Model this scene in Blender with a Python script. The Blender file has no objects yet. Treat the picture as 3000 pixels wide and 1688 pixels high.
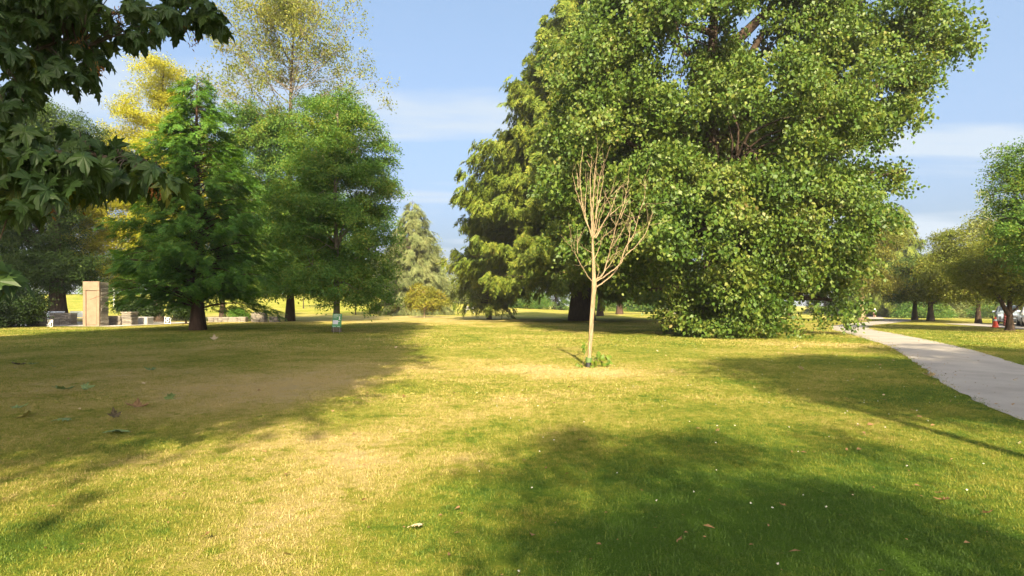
import bpy, math, random, zlib
import numpy as np
from mathutils import Vector, Matrix

random.seed(7)
R = np.random.default_rng(11)
S = bpy.context.scene
COL = S.collection
rad = math.radians

# ------------------------------------------------------------------ camera
EYE, FPX, HOR = 1.6, 1700.0, 895.0          # eye height, focal length (photo px), horizon row
cam = bpy.data.cameras.new('camera')
cam.sensor_width = 36.0
cam.lens = 36.0 * FPX / 3000.0
cam.shift_y = (HOR - 844.0) / 3000.0
cam.clip_start, cam.clip_end = 0.05, 3000.0
camo = bpy.data.objects.new('camera', cam)
camo.location = (0, 0, EYE)
camo.rotation_euler = (rad(90), 0, 0)
COL.objects.link(camo)
S.camera = camo

# ------------------------------------------------------------------ sky, sun, exposure
SUN_EL = rad(32.5)
SUN_DX = 0.055                                # sun stands behind the viewer, a little to the right
sun_dir = Vector((SUN_DX, -1.0, math.tan(SUN_EL) * math.hypot(1, SUN_DX))).normalized()   # towards the sun
W = bpy.data.worlds.new('World')
S.world = W
W.use_nodes = True
nt = W.node_tree
nt.nodes.clear()
def N(t, typ, **kw):
    n = t.nodes.new(typ)
    for k, v in kw.items():
        setattr(n, k, v)
    return n
wo = N(nt, 'ShaderNodeOutputWorld'); bg = N(nt, 'ShaderNodeBackground')
sky = N(nt, 'ShaderNodeTexSky', sky_type='NISHITA')
sky.sun_disc = False
sky.sun_elevation = SUN_EL
sky.sun_rotation = math.atan2(sun_dir.x, sun_dir.y)
sky.air_density, sky.dust_density, sky.ozone_density = 0.55, 9.0, 0.4
# thin cirrus: noise on the sky direction projected on a high flat layer
tc = N(nt, 'ShaderNodeTexCoord'); sep = N(nt, 'ShaderNodeSeparateXYZ')
nt.links.new(tc.outputs['Generated'], sep.inputs[0])
zmax = N(nt, 'ShaderNodeMath', operation='MAXIMUM'); zmax.inputs[1].default_value = 0.02
nt.links.new(sep.outputs['Z'], zmax.inputs[0])
zadd = N(nt, 'ShaderNodeMath', operation='ADD'); zadd.inputs[1].default_value = 0.12
nt.links.new(zmax.outputs[0], zadd.inputs[0])
dx = N(nt, 'ShaderNodeMath', operation='DIVIDE'); dy = N(nt, 'ShaderNodeMath', operation='DIVIDE')
for d, o in ((dx, 'X'), (dy, 'Y')):
    nt.links.new(sep.outputs[o], d.inputs[0]); nt.links.new(zadd.outputs[0], d.inputs[1])
comb = N(nt, 'ShaderNodeCombineXYZ')
nt.links.new(dx.outputs[0], comb.inputs[0]); nt.links.new(dy.outputs[0], comb.inputs[1])
mapn = N(nt, 'ShaderNodeMapping')
mapn.inputs['Rotation'].default_value = (0, 0, rad(-38))
mapn.inputs['Location'].default_value = (0.7, 2.1, 0)
mapn.inputs['Scale'].default_value = (0.60, 1.9, 1)
nt.links.new(comb.outputs[0], mapn.inputs[0])
cn = N(nt, 'ShaderNodeTexNoise'); cn.inputs['Scale'].default_value = 0.85; cn.inputs['Detail'].default_value = 7
cn.inputs['Roughness'].default_value = 0.52; cn.inputs['Distortion'].default_value = 0.5
nt.links.new(mapn.outputs[0], cn.inputs['Vector'])
cr = N(nt, 'ShaderNodeValToRGB')
cr.color_ramp.elements[0].position = 0.48; cr.color_ramp.elements[0].color = (0, 0, 0, 1)
cr.color_ramp.elements[1].position = 0.60; cr.color_ramp.elements[1].color = (0.92, 0.92, 0.92, 1)
nt.links.new(cn.outputs['Fac'], cr.inputs[0])
mixc = N(nt, 'ShaderNodeMixRGB')
mixc.inputs['Color2'].default_value = (1.55, 1.83, 2.14, 1)
veil = N(nt, 'ShaderNodeMixRGB')             # evenly hazy summer air over the whole sky
veil.inputs['Fac'].default_value = 0.32; veil.inputs['Color2'].default_value = (0.80, 1.58, 2.32, 1)
nt.links.new(sky.outputs[0], veil.inputs['Color1'])
nt.links.new(cr.outputs[0], mixc.inputs['Fac']); nt.links.new(veil.outputs[0], mixc.inputs['Color1'])
nt.links.new(mixc.outputs[0], bg.inputs[0])
bg.inputs[1].default_value = 0.088
nt.links.new(bg.outputs[0], wo.inputs[0])

sl = bpy.data.lights.new('sun', 'SUN')
sl.energy = 3.4; sl.angle = rad(0.55); sl.color = (1.0, 0.84, 0.56)
so = bpy.data.objects.new('sun', sl)
so.rotation_euler = (-sun_dir).to_track_quat('-Z', 'Y').to_euler()
so.location = (3, -20, 40)
COL.objects.link(so)

S.view_settings.view_transform = 'Standard'
S.view_settings.look = 'None'
S.view_settings.gamma = 1.0
S.view_settings.use_curve_mapping = False
S.view_settings.exposure = 2.33

S.render.engine = 'CYCLES'
S.cycles.max_bounces = 8; S.cycles.diffuse_bounces = 5; S.cycles.glossy_bounces = 2
S.cycles.transmission_bounces = 5; S.cycles.transparent_max_bounces = 4
S.cycles.caustics_reflective = False; S.cycles.caustics_refractive = False

# ------------------------------------------------------------------ helpers
def smooth(a, b, x):
    t = np.clip((np.asarray(x, float) - a) / (b - a), 0, 1)
    return t * t * (3 - 2 * t)

_lat = np.random.default_rng(3).random((256, 256))
def vnoise(x, y):
    x = np.asarray(x, float); y = np.asarray(y, float)
    xi = np.floor(x).astype(int); yi = np.floor(y).astype(int)
    fx = x - xi; fy = y - yi
    fx = fx * fx * (3 - 2 * fx); fy = fy * fy * (3 - 2 * fy)
    g = lambda a, b: _lat[a % 256, b % 256]
    return (g(xi, yi) * (1 - fx) + g(xi + 1, yi) * fx) * (1 - fy) + (g(xi, yi + 1) * (1 - fx) + g(xi + 1, yi + 1) * fx) * fy

def gz(x, y):
    """height of the ground"""
    x = np.asarray(x, float); y = np.asarray(y, float)
    z = 5.2 * smooth(85, 185, y) * smooth(25, -45, x)
    z = z - 0.78 * smooth(62, 105, y) * smooth(25, 50, x)
    z = z + 0.9 * smooth(120, 200, y) * smooth(5, 60, x)
    z = z + 0.05 * (vnoise(x * .22 + 9, y * .22 + 4) - .5) * smooth(4, 12, np.hypot(x, y))
    return z

def G(px, py):
    Y = EYE * FPX / (py - HOR)
    return (px - 1500) / FPX * Y, Y
def P(px, py, Y):
    return np.array([(px - 1500) / FPX * Y, Y, EYE + (HOR - py) / FPX * Y])

def props(o, label=None, cat=None, group=None, kind=None):
    if label: o['label'] = label
    if cat: o['category'] = cat
    if group: o['group'] = group
    if kind: o['kind'] = kind
    return o

def empty(name, loc, label, cat, group=None, rz=0.0):
    o = bpy.data.objects.new(name, None)
    o.empty_display_size = 0.2
    o.location = loc; o.rotation_euler = (0, 0, rz)
    COL.objects.link(o)
    return props(o, label, cat, group)

def mesh_idx(name, V, F, mats=(), smooth_=False, fmat=None):
    """V (n,3); F: list of quads/tris arrays or an (m,k) array"""
    me = bpy.data.meshes.new(name)
    V = np.asarray(V, np.float32)
    if isinstance(F, np.ndarray):
        m, k = F.shape
        me.vertices.add(len(V)); me.vertices.foreach_set('co', V.ravel())
        me.loops.add(m * k); me.loops.foreach_set('vertex_index', F.ravel().astype(np.int32))
        me.polygons.add(m)
        me.polygons.foreach_set('loop_start', (np.arange(m) * k).astype(np.int32))
        if fmat is not None: me.polygons.foreach_set('material_index', fmat.astype(np.int32))
    else:
        me.from_pydata([tuple(map(float, v)) for v in V], [], [tuple(int(i) for i in f) for f in F])
    for m_ in mats: me.materials.append(m_)
    if smooth_: me.polygons.foreach_set('use_smooth', np.ones(len(me.polygons), bool))
    me.update(calc_edges=True)
    return me

def obj(name, me, parent=None, loc=(0, 0, 0), rot=(0, 0, 0), scale=(1, 1, 1), label=None, cat=None, group=None, kind=None):
    o = bpy.data.objects.new(name, me)
    o.location = loc; o.rotation_euler = rot; o.scale = scale
    COL.objects.link(o)
    if parent is not None: o.parent = parent
    return props(o, label, cat, group, kind)

class Tubes:
    """collects tapered tubes into one indexed quad mesh"""
    def __init__(s): s.V = []; s.F = []; s.n = 0
    def add(s, pts, radii, sides=8, flute=0.0):
        pts = np.asarray(pts, float); radii = np.broadcast_to(np.asarray(radii, float), (len(pts),))
        T = np.gradient(pts, axis=0); T /= np.linalg.norm(T, axis=1)[:, None] + 1e-9
        ref = np.array([0.31, 0.95, 0.05]) if abs(T[0][2]) > .7 else np.array([0, 0, 1.0])
        a = np.linspace(0, 2 * np.pi, sides, endpoint=False)
        ph = R.random() * 6
        for i, p in enumerate(pts):
            u = np.cross(T[i], ref); u /= np.linalg.norm(u) + 1e-9
            v = np.cross(T[i], u)
            rr = radii[i] * (1 + flute * np.sin(a * 5 + ph) + flute * .6 * np.sin(a * 3 + ph * 2))
            s.V.append(p + (np.cos(a) * rr)[:, None] * u + (np.sin(a) * rr)[:, None] * v)
        for i in range(len(pts) - 1):
            b = s.n + i * sides
            j = np.arange(sides); k = (j + 1) % sides
            s.F.append(np.stack([b + j, b + k, b + sides + k, b + sides + j], 1))
        s.n += len(pts) * sides
        return s
    def mesh(s, name, mat):
        return mesh_idx(name, np.concatenate(s.V), np.concatenate(s.F), (mat,), True)

def curve(p0, p1, sag=0.0, wob=0.0, n=6):
    p0 = np.asarray(p0, float); p1 = np.asarray(p1, float)
    t = np.linspace(0, 1, n)[:, None]
    p = p0 * (1 - t) + p1 * t
    p[:, 2] += sag * 4 * (t * (1 - t))[:, 0]
    if wob:
        w = R.normal(0, wob, (n, 3)); w[0] = 0; w[-1] = 0
        p += w
    return p

def unit(a): return a / (np.linalg.norm(a, axis=-1, keepdims=True) + 1e-9)

def leaf_quads(C, A, Nn, L, Wd, fold=.18):
    """diamond leaves: centre, axis, normal, length, width -> (n,4,3)"""
    A = unit(A); S_ = unit(np.cross(Nn, A)); Nn = np.cross(A, S_)
    L = np.asarray(L)[:, None]; Wd = np.asarray(Wd)[:, None]
    Q = np.empty((len(C), 4, 3), np.float32)
    mid = C - A * L * .08 + Nn * Wd * fold
    Q[:, 0] = C - A * L * .5
    Q[:, 1] = mid + S_ * Wd * .5
    Q[:, 2] = C + A * L * .5
    Q[:, 3] = mid - S_ * Wd * .5
    return Q

def quads_mesh(name, Q, mat):
    n = len(Q)
    return mesh_idx(name, Q.reshape(-1, 3), np.arange(n * 4).reshape(n, 4), (mat,))

def box_mesh(name, sx, sy, sz, mat, jit=0.0, bev=0.0):
    """box centred in x,y with its base at z=0, chamfered along its vertical and top edges when bev"""
    if bev <= 0:
        V = np.array([(x, y, z) for z in (0, sz) for y in (-sy / 2, sy / 2) for x in (-sx / 2, sx / 2)], float)
        F = [(0, 2, 3, 1), (4, 5, 7, 6), (0, 1, 5, 4), (2, 6, 7, 3), (0, 4, 6, 2), (1, 3, 7, 5)]
        V += R.normal(0, jit, V.shape) if jit else 0
        return mesh_idx(name, V, F, (mat,))
    import bmesh
    bm = bmesh.new()
    bmesh.ops.create_cube(bm, size=1)
    for v in bm.verts:
        v.co = Vector((v.co.x * sx, v.co.y * sy, (v.co.z + .5) * sz))
    bmesh.ops.bevel(bm, geom=list(bm.edges), offset=bev, segments=1, affect='EDGES')
    if jit:
        for v in bm.verts: v.co += Vector(R.normal(0, jit, 3))
    me = bpy.data.meshes.new(name); bm.to_mesh(me); bm.free()
    me.materials.append(mat)
    return me

# ------------------------------------------------------------------ materials
def newmat(name):
    m = bpy.data.materials.new(name); m.use_nodes = True
    t = m.node_tree; t.nodes.clear()
    out = N(t, 'ShaderNodeOutputMaterial')
    return m, t, out

def ramp(t, fac, stops):
    r = N(t, 'ShaderNodeValToRGB')
    e = r.color_ramp.elements
    while len(e) < len(stops): e.new(0.5)
    for i, (p, c) in enumerate(stops):
        e[i].position = p; e[i].color = (*c, 1)
    t.links.new(fac, r.inputs[0])
    return r.outputs[0]

def noise(t, scale, detail=4, rough=.55, vec=None):
    n = N(t, 'ShaderNodeTexNoise')
    n.inputs['Scale'].default_value = scale; n.inputs['Detail'].default_value = detail; n.inputs['Roughness'].default_value = rough
    if vec is not None: t.links.new(vec, n.inputs['Vector'])
    return n.outputs['Fac']

def math_(t, op, a, b=None, clamp=False):
    m = N(t, 'ShaderNodeMath', operation=op); m.use_clamp = clamp
    for i, v in enumerate((a, b)):
        if v is None: continue
        if isinstance(v, (int, float)): m.inputs[i].default_value = v
        else: t.links.new(v, m.inputs[i])
    return m.outputs[0]

def mixcol(t, fac, c1, c2, mode='MIX'):
    m = N(t, 'ShaderNodeMixRGB', blend_type=mode)
    for i, v in ((0, fac), (1, c1), (2, c2)):
        if isinstance(v, (int, float)): m.inputs[i].default_value = v
        elif isinstance(v, tuple): m.inputs[i].default_value = (*v, 1)
        else: t.links.new(v, m.inputs[i])
    return m.outputs[0]

def leafmat(name, stops, transl=.3, rough=.5, spec=.35, tint=(1.25, 1.1, .45), vein=False):
    m, t, out = newmat(name)
    geo = N(t, 'ShaderNodeNewGeometry')
    nz = noise(t, .45, 3, .5, geo.outputs['Position'])
    oi = N(t, 'ShaderNodeObjectInfo')
    rnd = math_(t, 'FRACT', math_(t, 'ADD', geo.outputs['Random Per Island'], math_(t, 'MULTIPLY', oi.outputs['Random'], 3.7)))
    f = math_(t, 'ADD', math_(t, 'MULTIPLY', rnd, .56), math_(t, 'MULTIPLY', math_(t, 'SUBTRACT', nz, .5), 1.2))
    f = math_(t, 'ADD', f, .20, True)
    col = ramp(t, f, stops)
    if vein:
        nn = noise(t, 22, 2, .5)
        col = mixcol(t, math_(t, 'MULTIPLY', nn, .5), col, (0.03, 0.05, 0.012))
    p = N(t, 'ShaderNodeBsdfPrincipled')
    t.links.new(col, p.inputs['Base Color'])
    p.inputs['Roughness'].default_value = rough
    p.inputs['Specular IOR Level'].default_value = spec
    tr = N(t, 'ShaderNodeBsdfTranslucent')
    t.links.new(mixcol(t, 1.0, col, tint, 'MULTIPLY'), tr.inputs[0])
    mx = N(t, 'ShaderNodeMixShader'); mx.inputs[0].default_value = transl
    t.links.new(p.outputs[0], mx.inputs[1]); t.links.new(tr.outputs[0], mx.inputs[2])
    t.links.new(mx.outputs[0], out.inputs[0])
    return m

def barkmat(name, a, b, scale=9.0, bump=.6, stretch=6):
    m, t, out = newmat(name)
    tc = N(t, 'ShaderNodeTexCoord'); mp = N(t, 'ShaderNodeMapping')
    mp.inputs['Scale'].default_value = (stretch, stretch, 1)
    t.links.new(tc.outputs['Object'], mp.inputs[0])
    nz = noise(t, scale / 6, 6, .65, mp.outputs[0])
    col = ramp(t, nz, [(.3, a), (.7, b)])
    p = N(t, 'ShaderNodeBsdfPrincipled'); p.inputs['Roughness'].default_value = .9
    p.inputs['Specular IOR Level'].default_value = .15
    t.links.new(col, p.inputs['Base Color'])
    bp = N(t, 'ShaderNodeBump'); bp.inputs['Strength'].default_value = bump; bp.inputs['Distance'].default_value = .04
    t.links.new(nz, bp.inputs['Height']); t.links.new(bp.outputs[0], p.inputs['Normal'])
    t.links.new(p.outputs[0], out.inputs[0])
    return m

def plain(name, col, rough=.6, var=.25, scale=6, metal=0.0, bump=0.0, coat=0.0):
    m, t, out = newmat(name)
    tc = N(t, 'ShaderNodeTexCoord')
    nz = noise(t, scale, 5, .6, tc.outputs['Object'])
    lo = tuple(c * (1 - var) for c in col); hi = tuple(min(1, c * (1 + var)) for c in col)
    p = N(t, 'ShaderNodeBsdfPrincipled')
    t.links.new(ramp(t, nz, [(.3, lo), (.7, hi)]), p.inputs['Base Color'])
    p.inputs['Roughness'].default_value = rough; p.inputs['Metallic'].default_value = metal
    p.inputs['Coat Weight'].default_value = coat
    if bump:
        bp = N(t, 'ShaderNodeBump'); bp.inputs['Strength'].default_value = bump; bp.inputs['Distance'].default_value = .03
        t.links.new(nz, bp.inputs['Height']); t.links.new(bp.outputs[0], p.inputs['Normal'])
    t.links.new(p.outputs[0], out.inputs[0])
    return m

GRASS = [(0.0, (.062, .120, .014)), (.28, (.132, .182, .020)), (.55, (.248, .246, .036)), (.8, (.375, .312, .100)), (1.0, (.47, .37, .175))]
def grassmat(name, blade):
    m, t, out = newmat(name)
    geo = N(t, 'ShaderNodeNewGeometry')
    at = N(t, 'ShaderNodeAttribute'); at.attribute_name = 'dry'
    at.attribute_type = 'INSTANCER' if blade else 'GEOMETRY'
    n1 = noise(t, 1.1, 5, .62, geo.outputs['Position'])
    n2 = noise(t, 7.0, 4, .6, geo.outputs['Position'])
    f = math_(t, 'ADD', at.outputs['Fac'], math_(t, 'MULTIPLY', math_(t, 'SUBTRACT', n1, .5), .75))
    f = math_(t, 'ADD', f, math_(t, 'MULTIPLY', math_(t, 'SUBTRACT', n2, .5), .85))
    n4 = noise(t, 2.7, 4, .65, geo.outputs['Position'])
    wd = N(t, 'ShaderNodeMapRange'); wd.inputs['From Min'].default_value = .56; wd.inputs['From Max'].default_value = .66
    t.links.new(n4, wd.inputs['Value'])
    f = math_(t, 'SUBTRACT', f, math_(t, 'MULTIPLY', wd.outputs[0], .26))
    if blade:
        f = math_(t, 'ADD', f, math_(t, 'MULTIPLY', math_(t, 'SUBTRACT', geo.outputs['Random Per Island'], .5), .62), True)
        col = ramp(t, f, GRASS)
        p = N(t, 'ShaderNodeBsdfPrincipled'); p.inputs['Roughness'].default_value = .55
        p.inputs['Specular IOR Level'].default_value = .25
        t.links.new(col, p.inputs['Base Color'])
        tr = N(t, 'ShaderNodeBsdfTranslucent'); t.links.new(mixcol(t, 1.0, col, (1.2, 1.1, .5), 'MULTIPLY'), tr.inputs[0])
        mx = N(t, 'ShaderNodeMixShader'); mx.inputs[0].default_value = .3
        t.links.new(p.outputs[0], mx.inputs[1]); t.links.new(tr.outputs[0], mx.inputs[2])
        t.links.new(mx.outputs[0], out.inputs[0])
    else:
        n3 = noise(t, 38.0, 3, .7, geo.outputs['Position'])
        f = math_(t, 'ADD', f, math_(t, 'MULTIPLY', math_(t, 'SUBTRACT', n3, .5), .5), True)
        col = ramp(t, f, GRASS)
        p = N(t, 'ShaderNodeBsdfPrincipled'); p.inputs['Roughness'].default_value = .95
        p.inputs['Specular IOR Level'].default_value = .05
        t.links.new(col, p.inputs['Base Color'])
        bp = N(t, 'ShaderNodeBump'); bp.inputs['Strength'].default_value = .9; bp.inputs['Distance'].default_value = .06
        hh = math_(t, 'ADD', n3, noise(t, 110.0, 2, .6, geo.outputs['Position']))
        t.links.new(hh, bp.inputs['Height']); t.links.new(bp.outputs[0], p.inputs['Normal'])
        t.links.new(p.outputs[0], out.inputs[0])
    return m

M = {}
M['ground'] = grassmat('lawn', False)
M['blade'] = grassmat('grass_blade', True)
M['poplar'] = leafmat('poplar_leaf', [(0, (.030, .070, .010)), (.35, (.064, .122, .015)), (.75, (.122, .162, .024)), (.93, (.19, .19, .045)), (1, (.25, .20, .08))], .28, .5, .3)
M['cedar'] = leafmat('cedar_spray', [(0, (.058, .105, .015)), (.5, (.125, .172, .020)), (.85, (.195, .212, .027)), (1, (.24, .19, .05))], .3, .6, .2)
M['redwood'] = leafmat('redwood_spray', [(0, (.052, .142, .026)), (.5, (.100, .225, .034)), (1, (.175, .27, .040))], .45, .6, .2)
M['oak'] = leafmat('oak_leaf', [(0, (.042, .122, .024)), (.5, (.092, .190, .030)), (.85, (.172, .220, .031)), (1, (.25, .22, .05))], .45, .55, .2)
M['oak_thin'] = leafmat('thin_oak_leaf', [(0, (.105, .150, .024)), (.5, (.180, .205, .036)), (1, (.25, .22, .06))], .45, .5, .2)
M['yellow'] = leafmat('golden_leaf', [(0, (.215, .265, .022)), (.5, (.340, .345, .030)), (1, (.42, .36, .036))], .48, .55, .2, (1.2, 1.1, .35))
M['darkfir'] = leafmat('dark_spray', [(0, (.022, .052, .011)), (.6, (.050, .090, .016)), (1, (.085, .12, .02))], .3, .6, .2)
M['deodar'] = leafmat('deodar_needles', [(0, (.085, .120, .042)), (.5, (.155, .185, .065)), (1, (.220, .220, .085))], .25, .6, .2)
M['pale'] = leafmat('pale_leaf', [(0, (.105, .150, .040)), (.5, (.175, .215, .060)), (1, (.250, .250, .095))], .35, .55, .2)
M['cherry'] = leafmat('cherry_leaf', [(0, (.060, .098, .013)), (.5, (.140, .172, .023)), (.85, (.205, .21, .032)), (1, (.25, .185, .045))], .35, .55, .2)
M['rusty'] = leafmat('turning_leaf', [(0, (.070, .100, .015)), (.5, (.135, .150, .024)), (.85, (.20, .175, .032)), (1, (.27, .15, .04))], .35, .55, .2)
M['lime'] = leafmat('lime_leaf', [(0, (.120, .150, .014)), (.6, (.230, .230, .022)), (1, (.30, .20, .03))], .4, .5, .25)
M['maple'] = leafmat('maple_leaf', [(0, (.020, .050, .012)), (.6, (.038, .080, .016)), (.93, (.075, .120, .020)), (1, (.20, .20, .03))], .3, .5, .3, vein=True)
M['seed'] = leafmat('samara', [(0, (.14, .060, .022)), (.5, (.26, .125, .045)), (1, (.36, .20, .08))], .3, .7, .1)
M['shrub'] = leafmat('shrub_leaf_shaded', [(0, (.010, .026, .006)), (.6, (.026, .050, .010)), (1, (.055, .08, .015))], .2, .55, .2)  # bushes stand in shade: that shade is put into this dark leaf colour
M['sucker'] = leafmat('sucker_leaf', [(0, (.055, .120, .014)), (.6, (.13, .20, .022)), (1, (.22, .24, .03))], .4, .5, .3)
M['bark'] = barkmat('brown_bark', (.034, .026, .019), (.095, .072, .052))
M['bark_dark'] = barkmat('dark_bark', (.022, .016, .012), (.070, .048, .034))
M['bark_grey'] = barkmat('grey_bark', (.105, .088, .068), (.25, .21, .165))
M['bark_red'] = barkmat('red_bark', (.034, .021, .015), (.095, .058, .040))
M['bark_pale'] = barkmat('peeling_bark', (.125, .090, .054), (.40, .31, .19), 22, 1.0, 9)
M['stone'] = plain('stone', (.215, .19, .155), .9, .4, 7, bump=.8)
M['stone_b'] = plain('stone_dark', (.145, .130, .110), .9, .4, 7, bump=.8)
M['sand'] = plain('sandstone', (.205, .142, .095), .85, .22, 2.2, bump=.35)
M['granite'] = plain('granite', (.27, .265, .25), .9, .3, 18, bump=.6)
M['concrete'] = plain('concrete', (.40, .37, .33), .9, .12, 4, bump=.2)
M['white'] = plain('white_paint', (.78, .78, .77), .5, .05)
M['black'] = plain('black_paint', (.018, .018, .020), .5, .1)
M['signgreen'] = plain('sign_green', (.050, .235, .085), .5, .06)
M['signpaper'] = plain('sign_paper', (.56, .57, .64), .6, .05)
M['wire'] = plain('galvanised_wire', (.42, .42, .40), .45, .1, metal=.6)
M['bluewood'] = plain('blue_grey_boards', (.30, .35, .43), .4, .15)
M['orange'] = plain('orange_plastic', (.78, .075, .018), .5, .08)
M['red'] = plain('red_mesh', (.10, .012, .010), .7, .15)
M['carwhite'] = plain('white_car_paint', (.76, .77, .79), .25, .02, coat=.6)
M['cargrey'] = plain('silver_blue_paint', (.27, .33, .40), .25, .03, metal=.3, coat=.6)
M['glass'] = plain('dark_glass', (.020, .026, .034), .06, .1)
M['tyre'] = plain('tyre_rubber', (.020, .020, .020), .8, .1)
M['rim'] = plain('alloy', (.48, .49, .50), .3, .05, metal=.8)
M['lamp'] = plain('headlamp_glass', (.30, .34, .38), .08, .1, coat=.5)
M['skin'] = plain('skin', (.42, .26, .18), .6, .08)
M['shirt'] = plain('white_shirt', (.74, .74, .76), .8, .05)
M['shorts'] = plain('maroon_cloth', (.135, .018, .030), .8, .1)
M['guard'] = plain('green_guard', (.075, .135, .035), .6, .15)
M['drywood'] = plain('drywood', (.20, .13, .08), .9, .3)

# path: worn pale asphalt with stains
m, t, out = newmat('path_surface'); M['path'] = m
geo = N(t, 'ShaderNodeNewGeometry')
na = noise(t, .8, 6, .6, geo.outputs['Position']); nb = noise(t, 60, 3, .7, geo.outputs['Position'])
col = mixcol(t, math_(t, 'MULTIPLY', nb, .5), ramp(t, na, [(.25, (.20, .182, .160)), (.5, (.30, .272, .238)), (.75, (.36, .33, .29))]), (.17, .155, .14))
p = N(t, 'ShaderNodeBsdfPrincipled'); p.inputs['Roughness'].default_value = .9
bp = N(t, 'ShaderNodeBump'); bp.inputs['Strength'].default_value = .4; bp.inputs['Distance'].default_value = .01
t.links.new(nb, bp.inputs['Height']); t.links.new(bp.outputs[0], p.inputs['Normal'])
t.links.new(col, p.inputs['Base Color']); t.links.new(p.outputs[0], out.inputs[0])

# ------------------------------------------------------------------ ground
BLOBS = []   # (x, y, sx, sy, amount) dry (+) and green (-) patches of the lawn
for px, py, sx, sy, a in ((700, 1130, 2.2, 3.2, .34), (900, 1120, 1.2, 2.2, .30), (640, 1020, 3.0, 3.0, .18), (950, 1300, .9, 1.0, .22), (1150, 1400, .8, .9, .20),
                          (1500, 1085, 4.0, 1.5, .38), (1800, 1095, 2.2, 1.0, .25), (860, 1500, .5, .6, .34), (1400, 1190, 1.5, 1.5, .22),
                          (60, 1600, .8, .7, -.42), (420, 1290, .5, .6, -.30), (1900, 1450, 1.9, 1.6, -.30), (2400, 1600, 1.6, 1.2, -.36), (2250, 1360, 1.4, 1.4, -.18), (2800, 1620, 1.2, .8, -.25), (1750, 1620, .7, .6, -.22),
                          (2060, 1010, 1.4, 1.6, -.14), (1050, 1210, 1.0, .9, -.12), (2850, 1110, 2.0, 3.0, -.22), (800, 960, 9, 6, -.16), (1330, 1010, 4, 4, -.06),
                          (2430, 1010, 3.0, 2.0, .22), (1050, 1350, .5, .5, .2), (1380, 1350, .45, .5, .22), (1700, 1490, .4, .4, .20), (1600, 1530, .3, .3, .2),
                          (350, 1640, .6, .5, .22), (1000, 1620, .9, .5, .12), (640, 1440, .9, .7, .10), (150, 1060, 3, 3, -.05), (2300, 1180, 1.1, 1.3, .05)):
    x, y = G(px, py); BLOBS.append((x, y, sx, sy, a))
def dryness(x, y):
    d = .60 + .34 * (vnoise(x * .45 + 3, y * .30 + 7) - .5) + .26 * (vnoise(x * 1.3 + 31, y * 1.0 + 17) - .5)
    d = d - .17 * smooth(.5, 4.0, x) * (1 - smooth(14, 34, y)) - .10 * smooth(14, 30, y) * (1 - smooth(34, 46, y))
    d = d + .22 * smooth(44, 56, y) * (1 - smooth(78, 100, y)) * smooth(6, -6, x)
    d = d - .08 * smooth(90, 120, y) * smooth(0, -20, x)
    for bx, by, sx, sy, a in BLOBS:
        d = d + a * np.exp(-((x - bx) / sx) ** 2 - ((y - by) / sy) ** 2)
    return d

ys = np.concatenate([np.linspace(-60, -4, 15), np.arange(-3, 30, .33), np.arange(30, 70, .8), np.linspace(70, 230, 70), [260, 320, 420, 600, 900, 1400]])
ws = np.concatenate([-np.geomspace(1, 60, 60)[::-1] + 0, np.linspace(-.99, .99, 80), np.geomspace(1, 60, 60)])
ws = np.unique(np.round(ws, 4))
half = np.maximum(12, ys * .95 + 4)
XX = ws[None, :] * half[:, None]; XX = np.clip(XX, -1500, 1500) + 1e-4 * ws[None, :]
YY = np.repeat(ys[:, None], XX.shape[1], 1)
ZZ = gz(XX, YY)
nr, nc = XX.shape
idx = np.arange(nr * nc).reshape(nr, nc)
F = np.stack([idx[:-1, :-1], idx[:-1, 1:], idx[1:, 1:], idx[1:, :-1]], -1).reshape(-1, 4)
gm = mesh_idx('ground', np.stack([XX, YY, ZZ], -1).reshape(-1, 3), F, (M['ground'],), True)
at = gm.attributes.new('dry', 'FLOAT', 'POINT')
at.data.foreach_set('value', dryness(XX, YY).ravel().astype(np.float32))
obj('ground', gm, kind='structure')

# path
ctrl = [(2.2, -9), (4.6, -1.5), (7.2, 5.2), (9.8, 11.1), (13.0, 16.8), (16.3, 23.2), (20.2, 32.6), (23.4, 40.2), (28.2, 47.6), (35.6, 55.5), (42.6, 64), (50, 77), (58.5, 92), (67.5, 107.5), (77, 124), (90, 150)]
def catmull(c, n=22):
    c = np.array(c, float); c = np.vstack([2 * c[0] - c[1], c, 2 * c[-1] - c[-2]])
    o = []
    for i in range(1, len(c) - 2):
        for t_ in np.linspace(0, 1, n, endpoint=False):
            a, b, d, e = c[i - 1], c[i], c[i + 1], c[i + 2]
            o.append(.5 * ((2 * b) + (-a + d) * t_ + (2 * a - 5 * b + 4 * d - e) * t_ ** 2 + (-a + 3 * b - 3 * d + e) * t_ ** 3))
    o.append(c[-2])
    return np.array(o)
pc = catmull(ctrl)
PT = np.gradient(pc, axis=0); PT /= np.linalg.norm(PT, axis=1)[:, None]
PN = np.stack([PT[:, 1], -PT[:, 0]], 1)
offs = np.array([-1.0, -.6, -.2, .2, .6, 1.0])
hw = 1.22
edge = .10 * (vnoise(np.arange(len(pc)) * .9, np.zeros(len(pc))) - .5) + .05 * (vnoise(np.arange(len(pc)) * 2.3, np.ones(len(pc)) * 5) - .5)
rows = []
for k, o_ in enumerate(offs):
    xy = pc + PN * (o_ * hw + (edge * np.sign(o_) if abs(o_) == 1 else 0 * edge))[:, None]
    rows.append(np.stack([xy[:, 0], xy[:, 1], gz(xy[:, 0], xy[:, 1]) + (.030 if abs(o_) < 1 else .012)], 1))
V = np.stack(rows, 1).reshape(-1, 3)
k6 = len(offs); idx = np.arange(len(pc) * k6).reshape(len(pc), k6)
F = np.stack([idx[:-1, :-1], idx[:-1, 1:], idx[1:, 1:], idx[1:, :-1]], -1).reshape(-1, 4)
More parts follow.
